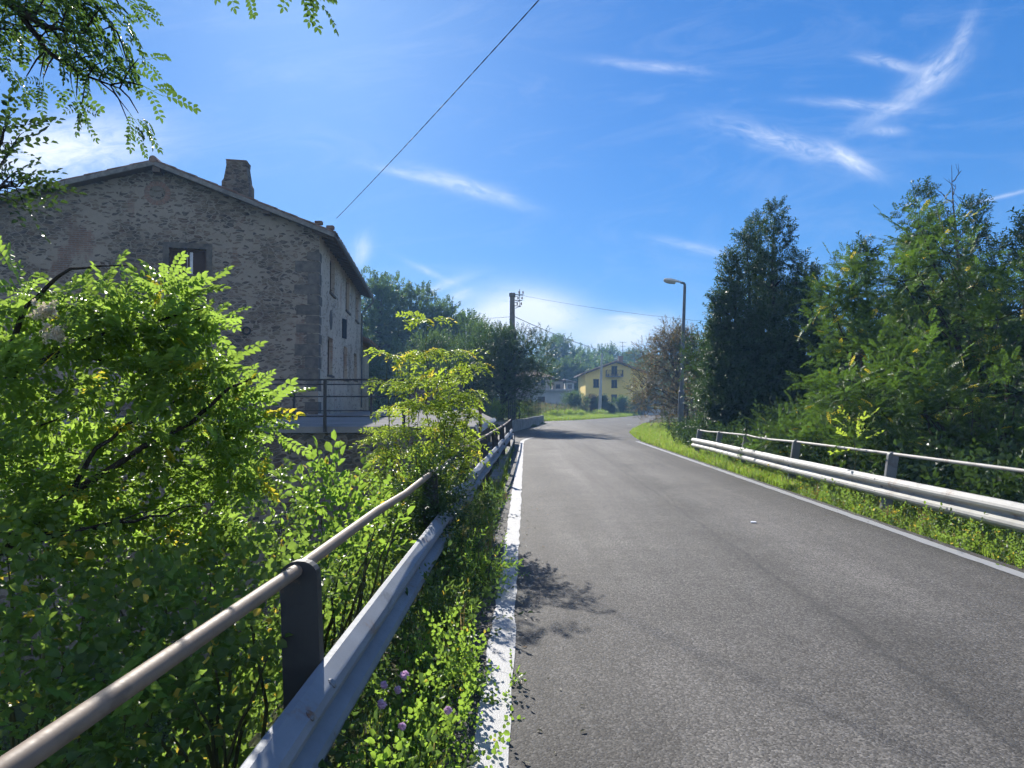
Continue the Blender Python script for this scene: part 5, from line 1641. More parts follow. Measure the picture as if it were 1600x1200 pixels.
# the sunlit robinia that fills the left of the view
RB = []
for (u, v, Y, r) in ((30, 415, 3.6, .16), (85, 400, 3.6, .17), (140, 410, 3.6, .18), (190, 425, 3.6, .18), (240, 450, 3.6, .18), (285, 455, 3.7, .16), (315, 490, 3.7, .14), (306, 420, 3.7, .13), (322, 455, 3.7, .12), (280, 410, 3.7, .14), (320, 530, 3.7, .14), (275, 510, 3.7, .18), (220, 500, 3.7, .16), (150, 470, 3.7, .18), (90, 460, 3.6, .18), (30, 480, 3.5, .2),
                     (250, 560, 3.8, .15), (300, 575, 3.8, .14), (25, 560, 3.4, .22), (80, 545, 3.5, .14), (60, 620, 3.4, .22), (130, 625, 3.5, .16), (20, 690, 3.3, .25),
                     (350, 590, 3.9, .16), (385, 610, 3.9, .15), (410, 655, 3.9, .15), (370, 650, 3.9, .18), (310, 640, 3.8, .2), (240, 650, 3.8, .22), (180, 660, 3.7, .2), (120, 690, 3.6, .22), (400, 700, 4.0, .2), (340, 710, 3.9, .22), (270, 720, 3.8, .22), (200, 730, 3.7, .22), (90, 760, 3.5, .24), (20, 790, 3.3, .24), (160, 790, 3.6, .2), (330, 770, 4.0, .2), (400, 770, 4.1, .2), (250, 790, 3.9, .2), (420, 620, 4.1, .14), (300, 850, 4.0, .2), (200, 850, 3.9, .2), (110, 840, 3.6, .2), (380, 830, 4.3, .2), (60, 720, 3.4, .2), (150, 740, 3.7, .2), (230, 690, 3.8, .2), (290, 680, 3.9, .2), (340, 640, 4.0, .18), (390, 730, 4.1, .2)):
    p = P(u - 30, v + (58 if v < 560 else 20), Y); RB.append((p[0], p[1], p[2], r * .95, r * 1.05, r * .42))
rb0 = np.array((-3.9, 3.5, -3.9))
rbt = empty('robinia_tree', rb0, 'sunlit bright green robinia filling the left side in front of the stone house', 'tree', 'robinias on the left')
mb = MB(); rng = random.Random(12)
for pts, r0 in (([rb0, (-3.7, 3.4, -1.5), P(-60, 900, 3.5), P(0, 865, 3.5), P(110, 770, 3.5), P(200, 715, 3.55), P(300, 660, 3.7), P(360, 605, 3.8), P(400, 590, 3.9)], .035),
                ([P(0, 865, 3.5), P(90, 835, 3.5), P(210, 815, 3.5), P(310, 790, 3.8)], .018), ([P(-60, 900, 3.5), P(0, 835, 3.4), P(120, 830, 3.4), P(250, 795, 3.5)], .016),
                ([(-3.7, 3.4, -1.5), P(-80, 700, 3.5), P(-10, 600, 3.5), P(95, 550, 3.55), P(170, 520, 3.6), P(240, 505, 3.65), P(320, 480, 3.7)], .028),
                ([P(95, 550, 3.55), P(150, 560, 3.6), P(220, 580, 3.7), P(300, 590, 3.8)], .014), ([P(-10, 600, 3.5), P(40, 480, 3.5), P(110, 420, 3.55), P(200, 415, 3.6)], .018),
                ([P(110, 770, 3.5), P(150, 700, 3.5), P(240, 640, 3.7), P(330, 600, 3.8)], .015), ([P(-80, 700, 3.5), P(30, 680, 3.4), P(130, 640, 3.5)], .015)):
    dense = []
    for a, b in zip(pts[:-1], pts[1:]): dense += bez(a, b, 4, 0, rng, .03)[:-1]
    dense.append(np.array(pts[-1])); n = len(dense)
    mb.tube(dense, [r0 * (1 - .85 * i / (n - 1)) for i in range(n)], 7)
mb.build('trunk', M['barkd'], rbt, smooth=True)
crown('crown', RB, 8.5, T_ROB, M['l_rob'], 120, rbt, .6, .12, .55, .55, 1.3, .6, bias=(.25, 0, -.05))
# cream flower heads on it
for (u, v) in ((72, 488), (85, 522)):
    c = P(u, v, 3.3); rs = np.random.default_rng(u)
    pos = c + rs.normal(size=(60, 3)) * (.026, .024, .02); d = rs.normal(size=(60, 3))
    V, F, rr = scatter([tpl_spray(_r, 5, .02, .016, .012, 1.2)], pos, d, d[:, ::-1], np.ones(60), rs)
    link('flower_cluster', foliage_mesh('flower_cluster', V, F, rr), M['cream'], rbt)


RAILCLIP = lambda p: (p[:, 0] < -1.08 + .022 * p[:, 1])


def bushes(name, label, cat, lobes, per, tpls, lmat, seed, base, stems=6, group=None, srad=.012, clip=RAILCLIP, **kw):
    r = empty(name, base, label, cat, group); rng = random.Random(seed)
    mb = MB()
    for i, lb in enumerate(lobes):
        c = np.array(lb[:3]); s = np.array(base, float) + np.array((rng.uniform(-.15, .15), rng.uniform(-.15, .15), 0)) + (c - np.array(base)) * (.35, .35, 0)
        s[2] = float(zt(s[0], s[1])) - .05
        mb.tube(bez(s, c, 4, .08, rng, .04), [srad, srad * .85, srad * .7, srad * .5, srad * .25], 5)
    mb.build('stems', M['stem'], r, smooth=True)
    args = dict(ob=.7, ub=.45, rb=.45, smin=.7, smax=1.2, shell=.5); args.update(kw)
    crown('foliage', lobes, per, tpls, lmat, seed + 5, r, clip=clip, **args)
    return r


def LB(*rows): return [L_(u, v, Y, r, r * .8) for (u, v, Y, r) in rows]


bushes('dogwood_shrub', 'upright shrub with large bright oval leaves between robinia and terrace wall', 'shrub',
       LB((500, 790, 5.6, .2), (530, 820, 5.6, .2), (490, 850, 5.4, .22), (545, 860, 5.3, .2), (505, 890, 5.0, .22), (470, 880, 5.0, .22), (505, 760, 5.7, .1), (535, 780, 5.8, .09), (570, 850, 5.6, .15)), 7, T_DOG, M['l_dog'], 130, (-1.7, 5.5, -1.3), ub=.9, ob=.5)
bushes('sapling_clump', 'pale yellow-green leafy growth behind the near guardrail post', 'shrub',
       LB((540, 880, 4.2, .18), (590, 850, 4.6, .18), (620, 820, 5.0, .18), (560, 930, 3.9, .18), (520, 960, 3.6, .15), (600, 900, 4.6, .16), (640, 790, 5.6, .16), (550, 990, 3.7, .15), (585, 830, 5.2, .16), (610, 790, 6.2, .16), (600, 770, 6.8, .16), (640, 760, 6.8, .12)), 11, T_BRAM, M['l_dog'], 131, (-1.3, 4.4, -.5), ub=.6)
# brambles rolling down the bank
BR_ = []
for i, (lab, rows, mt, per) in enumerate((
        ('bramble mass with glinting leaves below the near handrail', ((330, 1010, 2.7, .25), (390, 960, 3.0, .28), (300, 1090, 2.4, .25), (400, 1080, 2.5, .25), (250, 1030, 2.7, .25), (350, 1150, 2.2, .22), (420, 1020, 2.9, .22), (270, 1150, 2.2, .2), (200, 1110, 2.4, .2), (440, 1120, 2.5, .2), (350, 940, 3.2, .26), (300, 1000, 2.9, .24)), 'l_bram', 19),
        ('shadowed bramble thicket in the lower left corner', ((60, 1000, 2.8, .3), (130, 960, 3.0, .3), (60, 1090, 2.5, .28), (150, 1060, 2.6, .28), (20, 920, 3.1, .3), (130, 1140, 2.3, .25), (40, 1170, 2.2, .25), (200, 990, 2.9, .28), (10, 860, 3.4, .3), (70, 900, 3.5, .3), (-20, 960, 3.0, .3), (100, 1020, 2.8, .28), (10, 1050, 2.6, .28)), 'l_bram', 19),
        ('dense dark bramble bank under the sunlit robinia', ((120, 880, 3.6, .35), (250, 880, 3.9, .3), (330, 900, 3.9, .32), (380, 850, 4.3, .3), (280, 960, 3.4, .3), (180, 930, 3.4, .3), (420, 890, 4.0, .28), (340, 830, 4.5, .3), (440, 800, 4.8, .25), (60, 850, 4.2, .35), (160, 850, 4.4, .35), (0, 800, 4.2, .35), (240, 830, 4.6, .3), (300, 930, 3.9, .3)), 'l_bram', 20),
        ('climbing bramble spilling over the foot of the near guardrail posts', ((470, 1030, 3.2, .2), (530, 1010, 3.4, .16), (430, 960, 3.6, .24), (460, 900, 4.1, .22), (500, 900, 4.3, .2)), 'l_bram', 12))):
    lb = LB(*rows); c = np.mean([l[:3] for l in lb], axis=0); c[2] = float(zt(c[0], c[1]))
    bushes('bramble_bush', lab, 'bramble', lb, per, T_BRAM, M[mt], 140 + i, c, group='brambles on the left bank')
# ivy round the second post of the left rail
bushes('ivy_clump', 'dark ivy smothering the second post of the left guardrail', 'ivy',
       [(-.80, 6.6, .72, .16, .2, .2), (-.82, 6.7, .45, .2, .25, .25), (-.75, 6.95, .8, .12, .2, .12), (-.85, 7.2, .5, .2, .35, .3), (-.66, 6.75, .42, .12, .2, .2), (-.60, 6.9, .2, .14, .3, .2), (-.78, 6.45, .92, .10, .10, .07), (-.78, 6.33, .72, .10, .07, .16), (-.76, 6.33, .45, .11, .07, .2), (-.76, 6.3, .2, .14, .1, .2), (-.62, 7.0, .62, .07, .14, .06)], 34, T_SMALL, M['l_dark'], 150, (-.85, 6.8, -.1), ub=.3, clip=None, ob=.5)
# yellowing ash sapling and its many stems
YS = []
ysb = np.array((-1.25, 9.4, -1.0)); rng = random.Random(77)
ys = empty('ash_sapling', ysb, 'slender sapling with drooping yellow-green leaves in front of the terrace', 'sapling')
stems_ = [((-1.15, 9.5), (668, 505)), ((-1.0, 9.3), (705, 555)), ((-1.4, 9.4), (640, 560)), ((-1.25, 9.2), (730, 575)), ((-1.55, 9.5), (605, 560)), ((-1.1, 9.7), (685, 600)), ((-1.35, 9.0), (655, 640)), ((-1.5, 9.1), (600, 690)), ((-.98, 9.0), (740, 620))]
mb = MB(); pos = []; dirs = []
for (bx_, by_), (u, v) in stems_:
    tipp = P(u, v, by_); b0_ = np.array((bx_, by_, -1.0))
    pts = bez(b0_, tipp, 10, 0, rng, .012)
    mb.tube(pts, [.020 * (1 - .85 * i / 10) for i in range(11)], 6)
    for i in range(3, 11):
        for q in range(4):
            az = rng.uniform(0, 2 * PI); d = np.array((math.cos(az), math.sin(az), rng.uniform(.1, .9)))
            if i == 10: d = np.array((math.cos(az) * .7, math.sin(az) * .7, .9))
            l = rng.uniform(.02, .18) * (1.15 - i / 14)
            e = pts[i] + d * l
            mb.tube([pts[i], e], [.006, .004], 4); pos.append(e); dirs.append(d * (1, 1, .3) - np.array((0, 0, rng.uniform(0, .5))))
mb.build('stems', M['stem'], ys, smooth=True)
rs = np.random.default_rng(78); n = len(pos)
V, F, rr = scatter(T_ASH, np.array(pos), np.array(dirs), np.array((0, 0, 1.)) + rs.normal(size=(n, 3)) * .55, rs.uniform(.5, .85, n), rs)
link('crown', foliage_mesh('crown', V, F, rr), M['l_ash'], ys)

# ------------------------------------------------------------------ verge weeds
def weeds(name, label_kind, pos, tpls, mat, seed, smin, smax, dirs=None, upb=1.0):
    rs = np.random.default_rng(seed); n = len(pos)
    d = rs.normal(size=(n, 3)) * .55 + np.array((0, 0, upb)) if dirs is None else dirs
    V, F, rr = scatter(tpls, pos, d, rs.normal(size=(n, 3)), rs.uniform(smin, smax, n), rs)
    return tag(link(name, foliage_mesh(name, V, F, rr), mat), label_kind[0], label_kind[1], kind='stuff')


def verge_pts(n, ys, xfun, seed, power=1.0, hfun=None):
    rs = np.random.default_rng(seed)
    y = ys[0] + (ys[1] - ys[0]) * rs.random(n) ** power
    lo, hi = xfun(y); x = lo + (hi - lo) * rs.random(n)
    z = zt(x, y) + (0 if hfun is None else hfun(x, y, rs))
    return np.stack((x, y, z), 1)


# left strip between the beam and the white line
hh = lambda x, y, rs: rs.random(len(x)) * .22 * (1 + .8 * np.sin(y * 2.3) * np.sin(y * .9 + 1)) * np.clip((LINE_L(y) - .14 - x) / .25, .15, 1)
weeds('verge_weeds', ('low green weeds between left guardrail and white line', 'weeds'), verge_pts(1150, (1.6, 12), lambda y: (-.95 + .012 * y, LINE_L(y) - .17), 201, 1.3, hh), T_CLOV + T_SMALL[:2] + T_BRAM[:1], M['l_mid'], 202, .5, 1.25)
weeds('verge_grass', ('tufts of long grass under the left guardrail', 'grass'), verge_pts(260, (2.2, 16), lambda y: (-.75 + .012 * y, LINE_L(y) - .2), 203, 1.2), [tpl_ for tpl_ in T_TUFTL], M['l_grass'], 204, .5, 1.0,
      dirs=None) if False else None


def tufts(name, label_kind, pos, tpls, mat, seed, smin, smax):
    rs = np.random.default_rng(seed); n = len(pos)
    az = rs.uniform(0, 2 * PI, n)
    d = np.stack((np.cos(az), np.sin(az), rs.normal(size=n) * .1), 1); up = np.tile((0, 0, 1.0), (n, 1)) + rs.normal(size=(n, 3)) * .1
    V, F, rr = scatter(tpls, pos, d, up, rs.uniform(smin, smax, n), rs)
    return tag(link(name, foliage_mesh(name, V, F, rr), mat), label_kind[0], label_kind[1], kind='stuff')


tufts('verge_grass', ('tufts of long grass under the left guardrail', 'grass'), verge_pts(420, (2.2, 24), lambda y: (-.75 + .018 * y, LINE_L(y) - .22), 203, 1.3), T_TUFTL, M['l_grass'], 204, .4, 1.0)
# clover clump with flowers near the camera
cl = empty('clover_clump', (-.42, 3.2, -.05), 'bright clover clump with pink flower heads spilling over the white line in the foreground', 'clover')
rs = np.random.default_rng(210); n = 420
y = rs.uniform(2.3, 4.3, n); x = LINE_L(y) - .12 - np.abs(rs.normal(size=n)) * .20; x = np.where(rs.random(n) < .12, x + .22, x)
z = -.04 + rs.random(n) * .36 * np.clip((LINE_L(y) - .02 - x) / .28, .12, 1)
V, F, rr = scatter(T_CLOV, np.stack((x, y, z), 1), rs.normal(size=(n, 3)) * .6 + np.array((0, 0, .8)), rs.normal(size=(n, 3)), rs.uniform(.8, 1.5, n), rs)
link('leaves', foliage_mesh('leaves', V, F, rr), M['l_dog'], cl)
mb = MB()
for i in range(46):
    a = np.array((x[i] - .02, y[i], -.05)); mb.tube(bez(a, (x[i], y[i], z[i]), 3, 0, random.Random(i), .05), .0022, 4)
mb.build('stalks', M['stem'], cl)
T_PETAL = [tpl_spray(_r, 14, .012, .014, .005, 1.0, whorl=True) for _ in range(2)]
for i, (u, v, Y) in enumerate(((632, 1055, 3.2), (622, 1078, 3.15), (600, 1070, 3.15), (597, 1100, 3.05), (700, 1110, 2.95), (628, 1135, 2.9))):
    c = P(u, v, Y); rs = np.random.default_rng(300 + i); q = 26
    d = rs.normal(size=(q, 3)); d /= np.linalg.norm(d, axis=1)[:, None]
    V, F, rr = scatter(T_PETAL, c + d * .006, d, d[:, ::-1] + .1, np.full(q, .62 + .2 * (i % 3 == 0)), rs)
    link('flower', foliage_mesh('flower', V, F, rr), M['petal'], cl)
# tall herbs with dry flower heads
for i, (u, v, Y, lab) in enumerate(((705, 850, 6.2, 'tall weed with dull yellow seed heads under the torn beam end'), (740, 800, 7.6, 'feathery weed with yellow-green heads beside the battered beam'), (690, 930, 4.9, 'low dark weed clump under the near beam end'), (760, 870, 6.0, 'bright weed clump leaning over the white line'))):
    c = P(u, v, Y); g0 = np.array((c[0], c[1], float(zt(c[0], c[1]))))
    hb = empty('verge_herb', g0, lab, 'weed', 'tall weeds on the left verge'); rs = np.random.default_rng(320 + i); rng = random.Random(i)
    mb = MB(); tips = []
    for k in range(16):
        t = g0 + np.array((rng.uniform(-.13, .13), rng.uniform(-.35, .35), rng.uniform(.15, max(.3, c[2] - g0[2] + .12)))); tips.append(t)
        mb.tube(bez(g0 + np.array((rng.uniform(-.06, .06), rng.uniform(-.2, .2), -.03)), t, 3, .03, rng, .05), [.004, .003, .003, .002], 4)
    mb.build('stems', M['stem'], hb)
    tips = np.array(tips); pos = np.vstack([tips * (1, 1, f) + np.array((0, 0, g0[2] * (1 - f))) + rs.normal(size=tips.shape) * .03 for f in (.35, .5, .65, .8, .92)])
    V, F, rr = scatter(T_HERB, pos, rs.normal(size=pos.shape) * .6 + np.array((0, 0, .5)), rs.normal(size=pos.shape) + np.array((0, 0, 1)), rs.uniform(.4, .8, len(pos)), rs)
    link('leaves', foliage_mesh('leaves', V, F, rr), M['l_bram' if i != 3 else 'l_dog'], hb)
    if i < 2:
        pos = np.repeat(tips, 12, 0) + rs.normal(size=(len(tips) * 12, 3)) * .022; d = rs.normal(size=pos.shape)
        V, F, rr = scatter([tpl_spray(_r, 5, .02, .014, .010, 1.2)], pos, d, d[:, ::-1] + .2, np.ones(len(pos)), rs)
        link('seed_heads', foliage_mesh('seed_heads', V, F, rr), M['flowerhead'], hb)
# right verge
hr_ = lambda x, y, rs: rs.random(len(x)) * .07 * (1 + .9 * np.sin(y * 1.7) * np.sin(y * .6 + 2)) * np.clip((x - edge_at(RIGHT, y)) / .35, .2, 1)
weeds('verge_weeds', ('leafy weeds growing under the long right guardrail', 'weeds'), verge_pts(4200, (4.5, 20), lambda y: (edge_at(RIGHT, y) + .02, edge_at(RIGHT, y) + 1.0), 220, 1.2, hr_), T_CLOV + T_SMALL[:2] + T_BRAM[:1], M['l_bram'], 221, .45, 1.15)
tufts('verge_grass', ('bright sunlit grass verge round the street lamp on the right', 'grass'),
      verge_pts(15000, (13, 58), lambda y: (edge_at(RIGHT, y) + .03, edge_at(RIGHT, y) + 1.0 + np.clip(y - 16, 0, 12) * .42), 222, 1.35), T_TUFT, M['l_grass'], 223, .8, 1.7)
tufts('verge_grass', ('scattered grass tufts among the weeds below the right guardrail', 'grass'), verge_pts(500, (4.5, 14), lambda y: (edge_at(RIGHT, y) + .03, edge_at(RIGHT, y) + .8), 224, 1.0), T_TUFT, M['l_grass'], 225, .6, 1.1)
M['l_dry'] = mat_leaf('dry_blade', (0.20, 0.15, 0.07), (0.32, 0.25, 0.12), (0.35, 0.27, 0.10), 0.35, 0.6, 0.2)
tufts('dry_grass', ('straw coloured dry stalks among the verge plants', 'dry grass'), np.vstack((verge_pts(110, (4.5, 18), lambda y: (edge_at(RIGHT, y) + .1, edge_at(RIGHT, y) + .7), 226, 1.0), verge_pts(60, (2.4, 12), lambda y: (-.7 + .018 * y, LINE_L(y) - .2), 227, 1.0))), T_TUFTL, M['l_dry'], 228, .5, 1.1)
# bank undergrowth so that no bare soil shows
def bank(n, seed, ys, x0, x1, hmax):
    x1 = x1 - .2
    rs = np.random.default_rng(seed); y = rs.uniform(*ys, n); x = rs.uniform(x0, x1, n)
    x = np.minimum(x, edge_at(LEFT, y) - .5 - rs.random(n) * .2)
    return np.stack((x, y, zt(x, y) + rs.random(n) * hmax), 1)
weeds('bank_undergrowth', ('tangled dark undergrowth on the river bank below the left guardrail', 'undergrowth'), bank(9500, 230, (1.0, 15.4), -8.5, -.9, .7), T_BRAM, M['l_bram'], 231, .8, 1.5)
weeds('bank_undergrowth', ('low undergrowth behind the right guardrail beneath the trees', 'undergrowth'), verge_pts(4200, (5, 30), lambda y: (edge_at(RIGHT, y) + .95, edge_at(RIGHT, y) + 6), 232, 1.0, lambda x, y, rs: rs.random(len(x)) * .7), T_MED, M['l_dark'], 233, .8, 1.4)
# field: grass bank and crop rows
rs = np.random.default_rng(240)
def field_pts(n, seed, t0, t1, d0, d1):
    rs = np.random.default_rng(seed); t = rs.uniform(t0, t1, n); d = d0 + (d1 - d0) * rs.random(n)
    y = 67 + t * 52; ox = np.interp(y, [66.3, 70.5, 86.4, 105, 119], [3.3, 6.5, 13.4, 19.7, 24])
    x = ox - .3 - d
    return np.stack((x, y, zt(x, y)), 1)
tufts('field_grass', ('sunny grass bank along the outer edge of the bend', 'grass'), field_pts(16000, 241, 0, 1, 0, 7), T_TUFTL, M['l_grass'], 242, .6, 1.5)
tufts('field_grass', ('rough grass across the field behind the crop rows', 'grass'), field_pts(9000, 243, 0, 1, 6, 26), T_TUFTL, M['l_grass'], 244, .8, 1.6)
pos = []
for row in range(8):
    d = 6.5 + row * 1.5
    n = 90; y = np.linspace(70, 104, n) + rs.normal(size=n) * .1; ox = np.interp(y, [66.3, 70.5, 86.4, 105, 119], [3.3, 6.5, 13.4, 19.7, 24])
    x = ox - d + rs.normal(size=n) * .12
    for k in range(5): pos.append(np.stack((x + rs.normal(size=n) * .15, y, zt(x, y) + .1 + rs.random(n) * .5), 1))
weeds('crop_rows', ('rows of vegetable plants in the garden plot beyond the bend', 'crops'), np.vstack(pos), T_MED, M['l_crop'], 245, .8, 1.5)
# lumps of cut grass on the bank
for i, (u, v, Y, q) in enumerate(((888, 646, 82, .9), (905, 645, 84, .8), (937, 641, 92, 1.0), (868, 648, 78, .7))):
    c = P(u, v, Y); c[2] = float(zt(c[0], c[1]))
    lb = [(c[0], c[1], c[2] + .15, q, q, q * .45)]
    r = empty('grass_hummock', c, ('long hummock of matted grass on the bank, %s' % ('below the white shed', 'between shed and slender pole', 'at the foot of the slender pole', 'nearest the garden wall')[i]), 'grass clump', 'grass hummocks on the field bank')
    crown('blades', lb, 336, T_MED, M['l_grass'], 250 + i, r)
# a few fallen leaves and bits on the asphalt
bits = empty('road_debris', P(1177, 815, 8.8), 'small white scrap lying on the asphalt in mid-lane', 'litter')
c = P(1177, 815, 9.4); c[2] = .004
mb = MB(); mb.prism([Vector((c[0] - .045, c[1] - .03, .004)), Vector((c[0] + .03, c[1] - .035, .004)), Vector((c[0] + .045, c[1] + .03, .006)), Vector((c[0] - .02, c[1] + .04, .006))], (0, 0, .012))
mb.build('scrap', M['curtain'], bits)
rs = np.random.default_rng(260); n = 90
y = rs.uniform(2.4, 14, n); x = np.where(rs.random(n) < .75, LINE_L(y) + .05 + np.abs(rs.normal(size=n)) * .25, edge_at(RIGHT, y) - np.abs(rs.normal(size=n)) * .4)
d = np.stack((rs.normal(size=n), rs.normal(size=n), rs.normal(size=n) * .05), 1)
lv = FB(); V, F = leaf2((0, 0, 0), (0, 1, 0), (0, 0, 1), .04, .02, .2, .1); lv.add(V, F)
V, F, rr = scatter([lv.arr()], np.stack((x, y, np.full(n, .008)), 1), d, np.tile((0, 0, 1.), (n, 1)), rs.uniform(.4, 1.0, n), rs)
tag(link('fallen_leaves', foliage_mesh('fallen_leaves', V, F, rr), M['l_brown']), 'scattered dry leaf bits along the road edges', 'leaves', kind='stuff')

# ------------------------------------------------------------------ haze
HAZE = 0.0013
if HAZE:
    m, nt, out = newmat('haze_air')
    pv = nt.nodes.new('ShaderNodeVolumePrincipled')
    pv.inputs['Color'].default_value = (.32, .60, 1.0, 1); pv.inputs['Density'].default_value = HAZE; pv.inputs['Anisotropy'].default_value = 0.0
    nt.links.new(pv.outputs[0], out.inputs['Volume'])
    mb = MB(); mb.box((-440, -32, -7), (440, 660, 46)); tag(mb.build('haze', m), kind='stuff')

# ------------------------------------------------------------------ sky
w = bpy.data.worlds.new('World'); SC.world = w; w.use_nodes = True
w.cycles.sampling_method = 'MANUAL'; w.cycles.sample_map_resolution = 256
nt = w.node_tree
for n in list(nt.nodes): nt.nodes.remove(n)
k = NT(nt)
wo = k.n('ShaderNodeOutputWorld'); bg = k.n('ShaderNodeBackground')
sky = k.n('ShaderNodeTexSky', sky_type='NISHITA')
sky.sun_disc = False; sky.sun_elevation = SUN_EL; sky.sun_rotation = SUN_AZ
sky.air_density = 1.0; sky.dust_density = 0.32; sky.ozone_density = 3.0; sky.altitude = 200
gm = k.n('ShaderNodeGamma'); gm.inputs['Gamma'].default_value = .62; k.l(sky.outputs[0], gm.inputs['Color'])
hs = k.n('ShaderNodeHueSaturation'); hs.inputs['Saturation'].default_value = 1.72; hs.inputs['Value'].default_value = 1.5; hs.inputs['Hue'].default_value = 0.5
k.l(gm.outputs[0], hs.inputs['Color'])
tint = k.mix(1.0, hs.outputs[0], (.27, .435, .64), 'MULTIPLY')
tc = k.n('ShaderNodeTexCoord'); sx = k.n('ShaderNodeSeparateXYZ'); k.l(tc.outputs['Generated'], sx.inputs[0])
yy = k.math('MAXIMUM', sx.outputs[1], .05)
ca = k.math('DIVIDE', sx.outputs[0], yy); cb = k.math('DIVIDE', sx.outputs[2], yy)
total = None
CL = [(1245, 222, 115, 18, -16, .62, .52), (1335, 246, 42, 11, -32, .68, .44), (1470, 105, 55, 22, 38, .62, .50), (1405, 160, 75, 12, 30, .5, .48), (1400, 92, 46, 9, -14, .6, .46), (1515, 45, 40, 12, 62, .4, .48), (1350, 158, 90, 8, -4, .5, .5), (1015, 95, 85, 8, -6, .45, .48), (1395, 200, 26, 7, -3, .5, .45),
      (735, 290, 75, 12, -18, .7, .46), (640, 270, 60, 7, -14, .5, .48), (840, 488, 80, 34, -12, 1.0, .22), (770, 505, 80, 30, 6, .95, .25), (985, 520, 65, 24, 8, 1.0, .26), (980, 497, 30, 6, 0, .5, .42),
      (70, 235, 150, 48, 8, 1.0, .33), (680, 450, 50, 7, 20, .55, .45), (562, 392, 26, 14, 70, .5, .42), (672, 425, 50, 5, -26, .4, .46), (715, 462, 22, 10, 20, .5, .42), (1085, 385, 60, 8, -12, .35, .46), (900, 540, 140, 16, 0, .5, .42), (1570, 305, 60, 3, 14, .35, .35),
      (-300, 150, 200, 60, 10, .9, .4), (2000, 250, 200, 60, 10, .9, .42)]
for i, (u, v, L, W_, ang, st, th) in enumerate(CL):
    a0 = (u - 800) / FOC; b0 = (632 - v) / FOC; t = R(ang)
    da = k.math('SUBTRACT', ca, a0); db = k.math('SUBTRACT', cb, b0)
    p = k.math('ADD', k.math('MULTIPLY', da, math.cos(t)), k.math('MULTIPLY', db, math.sin(t)))
    q = k.math('SUBTRACT', k.math('MULTIPLY', db, math.cos(t)), k.math('MULTIPLY', da, math.sin(t)))
    p2 = k.math('MULTIPLY', p, FOC / L); q2 = k.math('MULTIPLY', q, FOC / W_)
    g = k.math('POWER', 2.718, k.math('MULTIPLY', k.math('ADD', k.math('MULTIPLY', p2, p2), k.math('MULTIPLY', q2, q2)), -1.0))
    cc = k.n('ShaderNodeCombineXYZ'); k.l(k.math('MULTIPLY', p, 8.0), cc.inputs[0]); k.l(k.math('MULTIPLY', q, 22.0), cc.inputs[1]); cc.inputs[2].default_value = i * 3.7
    nz = k.noise(cc.outputs[0], 2.2, 5, 0.68, 1.3)
    ms = k.math('MULTIPLY', k.math('MULTIPLY', g, k.math('MULTIPLY', k.math('SUBTRACT', nz, th - .22), 2.2, clamp=True)), st)
    total = ms if total is None else k.math('ADD', total, ms)
front = k.math('GREATER_THAN', sx.outputs[1], .06)
cc = k.n('ShaderNodeCombineXYZ'); k.l(k.math('ADD', k.math('MULTIPLY', ca, 2.2), k.math('MULTIPLY', cb, 1.2)), cc.inputs[0]); k.l(k.math('SUBTRACT', k.math('MULTIPLY', cb, 9.0), k.math('MULTIPLY', ca, 1.5)), cc.inputs[1]); cc.inputs[2].default_value = 91.0
veil = k.math('MULTIPLY', k.math('MULTIPLY', k.math('SUBTRACT', k.noise(cc.outputs[0], 1.3, 7, 0.7, 1.6), .50, clamp=True), 1.0), .34, clamp=True)
total = k.math('MULTIPLY', k.math('MINIMUM', k.math('ADD', total, veil), 1.0), front)
mpb = k.n('ShaderNodeMapping'); mpb.inputs['Scale'].default_value = (1, 1, 2.2); k.l(tc.outputs['Generated'], mpb.inputs['Vector'])
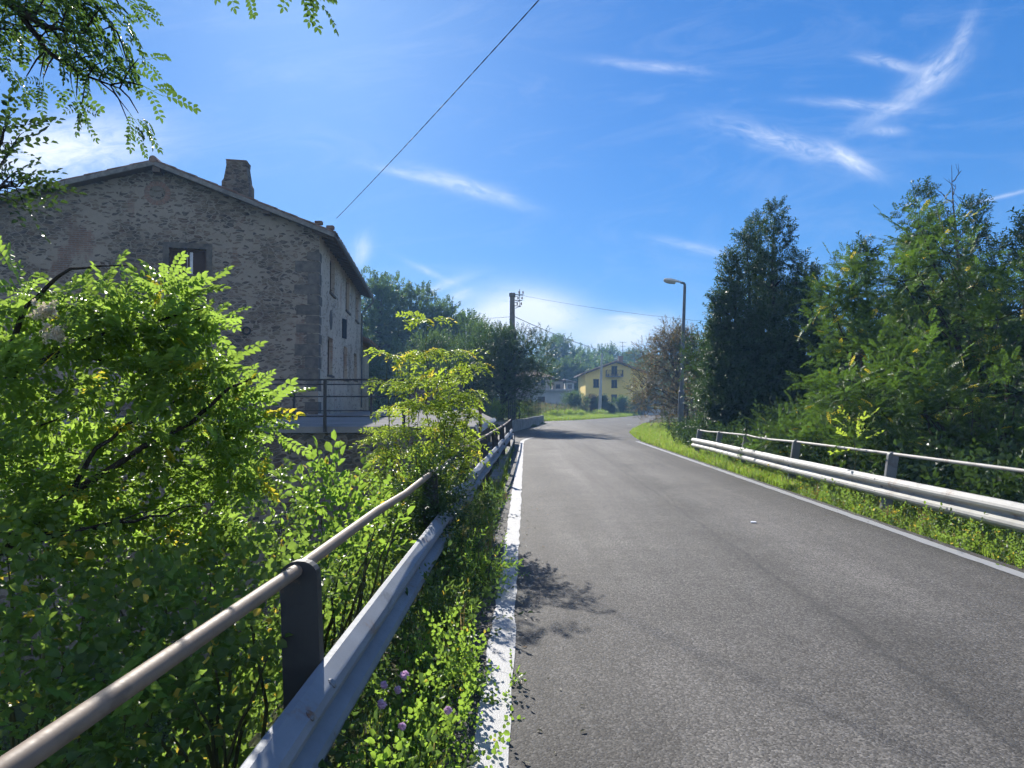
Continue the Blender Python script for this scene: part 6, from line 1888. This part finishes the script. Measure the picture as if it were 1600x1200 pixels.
fill_cloud = k.ramp(k.noise(mpb.outputs[0], 2.0, 4, 0.55), [(0.38, 0.0), (0.62, 0.72)])  # unseen cloud cover behind the camera, added as fill light for shaded sides
fill_cloud = k.math('MULTIPLY', fill_cloud, k.ramp(k.math('MULTIPLY', sx.outputs[1], -1.0), [(0.0, 0.0), (0.35, 1.0)]))
total = k.math('MAXIMUM', total, fill_cloud)
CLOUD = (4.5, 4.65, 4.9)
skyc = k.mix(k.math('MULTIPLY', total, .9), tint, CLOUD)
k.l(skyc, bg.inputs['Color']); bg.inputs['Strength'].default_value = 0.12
k.l(bg.outputs[0], wo.inputs['Surface'])

# ------------------------------------------------------------------ sun, camera, film
sl = bpy.data.lights.new('sun', 'SUN'); sl.energy = 4.2; sl.angle = R(.53); sl.color = (1.0, .945, .86)
so = bpy.data.objects.new('sun', sl); COL.objects.link(so); so.rotation_euler = SUNV.to_track_quat('Z', 'Y').to_euler(); so.location = (-8, 30, 40)
cam = bpy.data.cameras.new('camera'); co = bpy.data.objects.new('camera', cam); COL.objects.link(co)
cam.sensor_fit = 'HORIZONTAL'; cam.sensor_width = 36; cam.lens = 36 * FOC / 1600; cam.clip_start = .05; cam.clip_end = 2500
co.location = (0, 0, EYE); co.rotation_euler = (PI / 2 + PITCH, 0, 0)
SC.camera = co
SC.view_settings.view_transform = 'Standard'; SC.view_settings.look = 'None'; SC.view_settings.gamma = 1.0
SC.view_settings.exposure = 1.2
SC.render.engine = 'CYCLES'
cy = SC.cycles
cy.max_bounces = 5; cy.diffuse_bounces = 3; cy.glossy_bounces = 2; cy.transmission_bounces = 3; cy.use_adaptive_sampling = True; cy.adaptive_threshold = 0.04; cy.adaptive_min_samples = 24; cy.transparent_max_bounces = 4; cy.volume_bounces = 0
cy.use_denoising = True
try:
    cy.denoiser = 'OPENIMAGEDENOISE'; cy.denoising_input_passes = 'RGB_ALBEDO_NORMAL'; cy.denoising_prefilter = 'ACCURATE'
except Exception: pass
cy.caustics_reflective = False; cy.caustics_refractive = False; cy.sample_clamp_indirect = 8
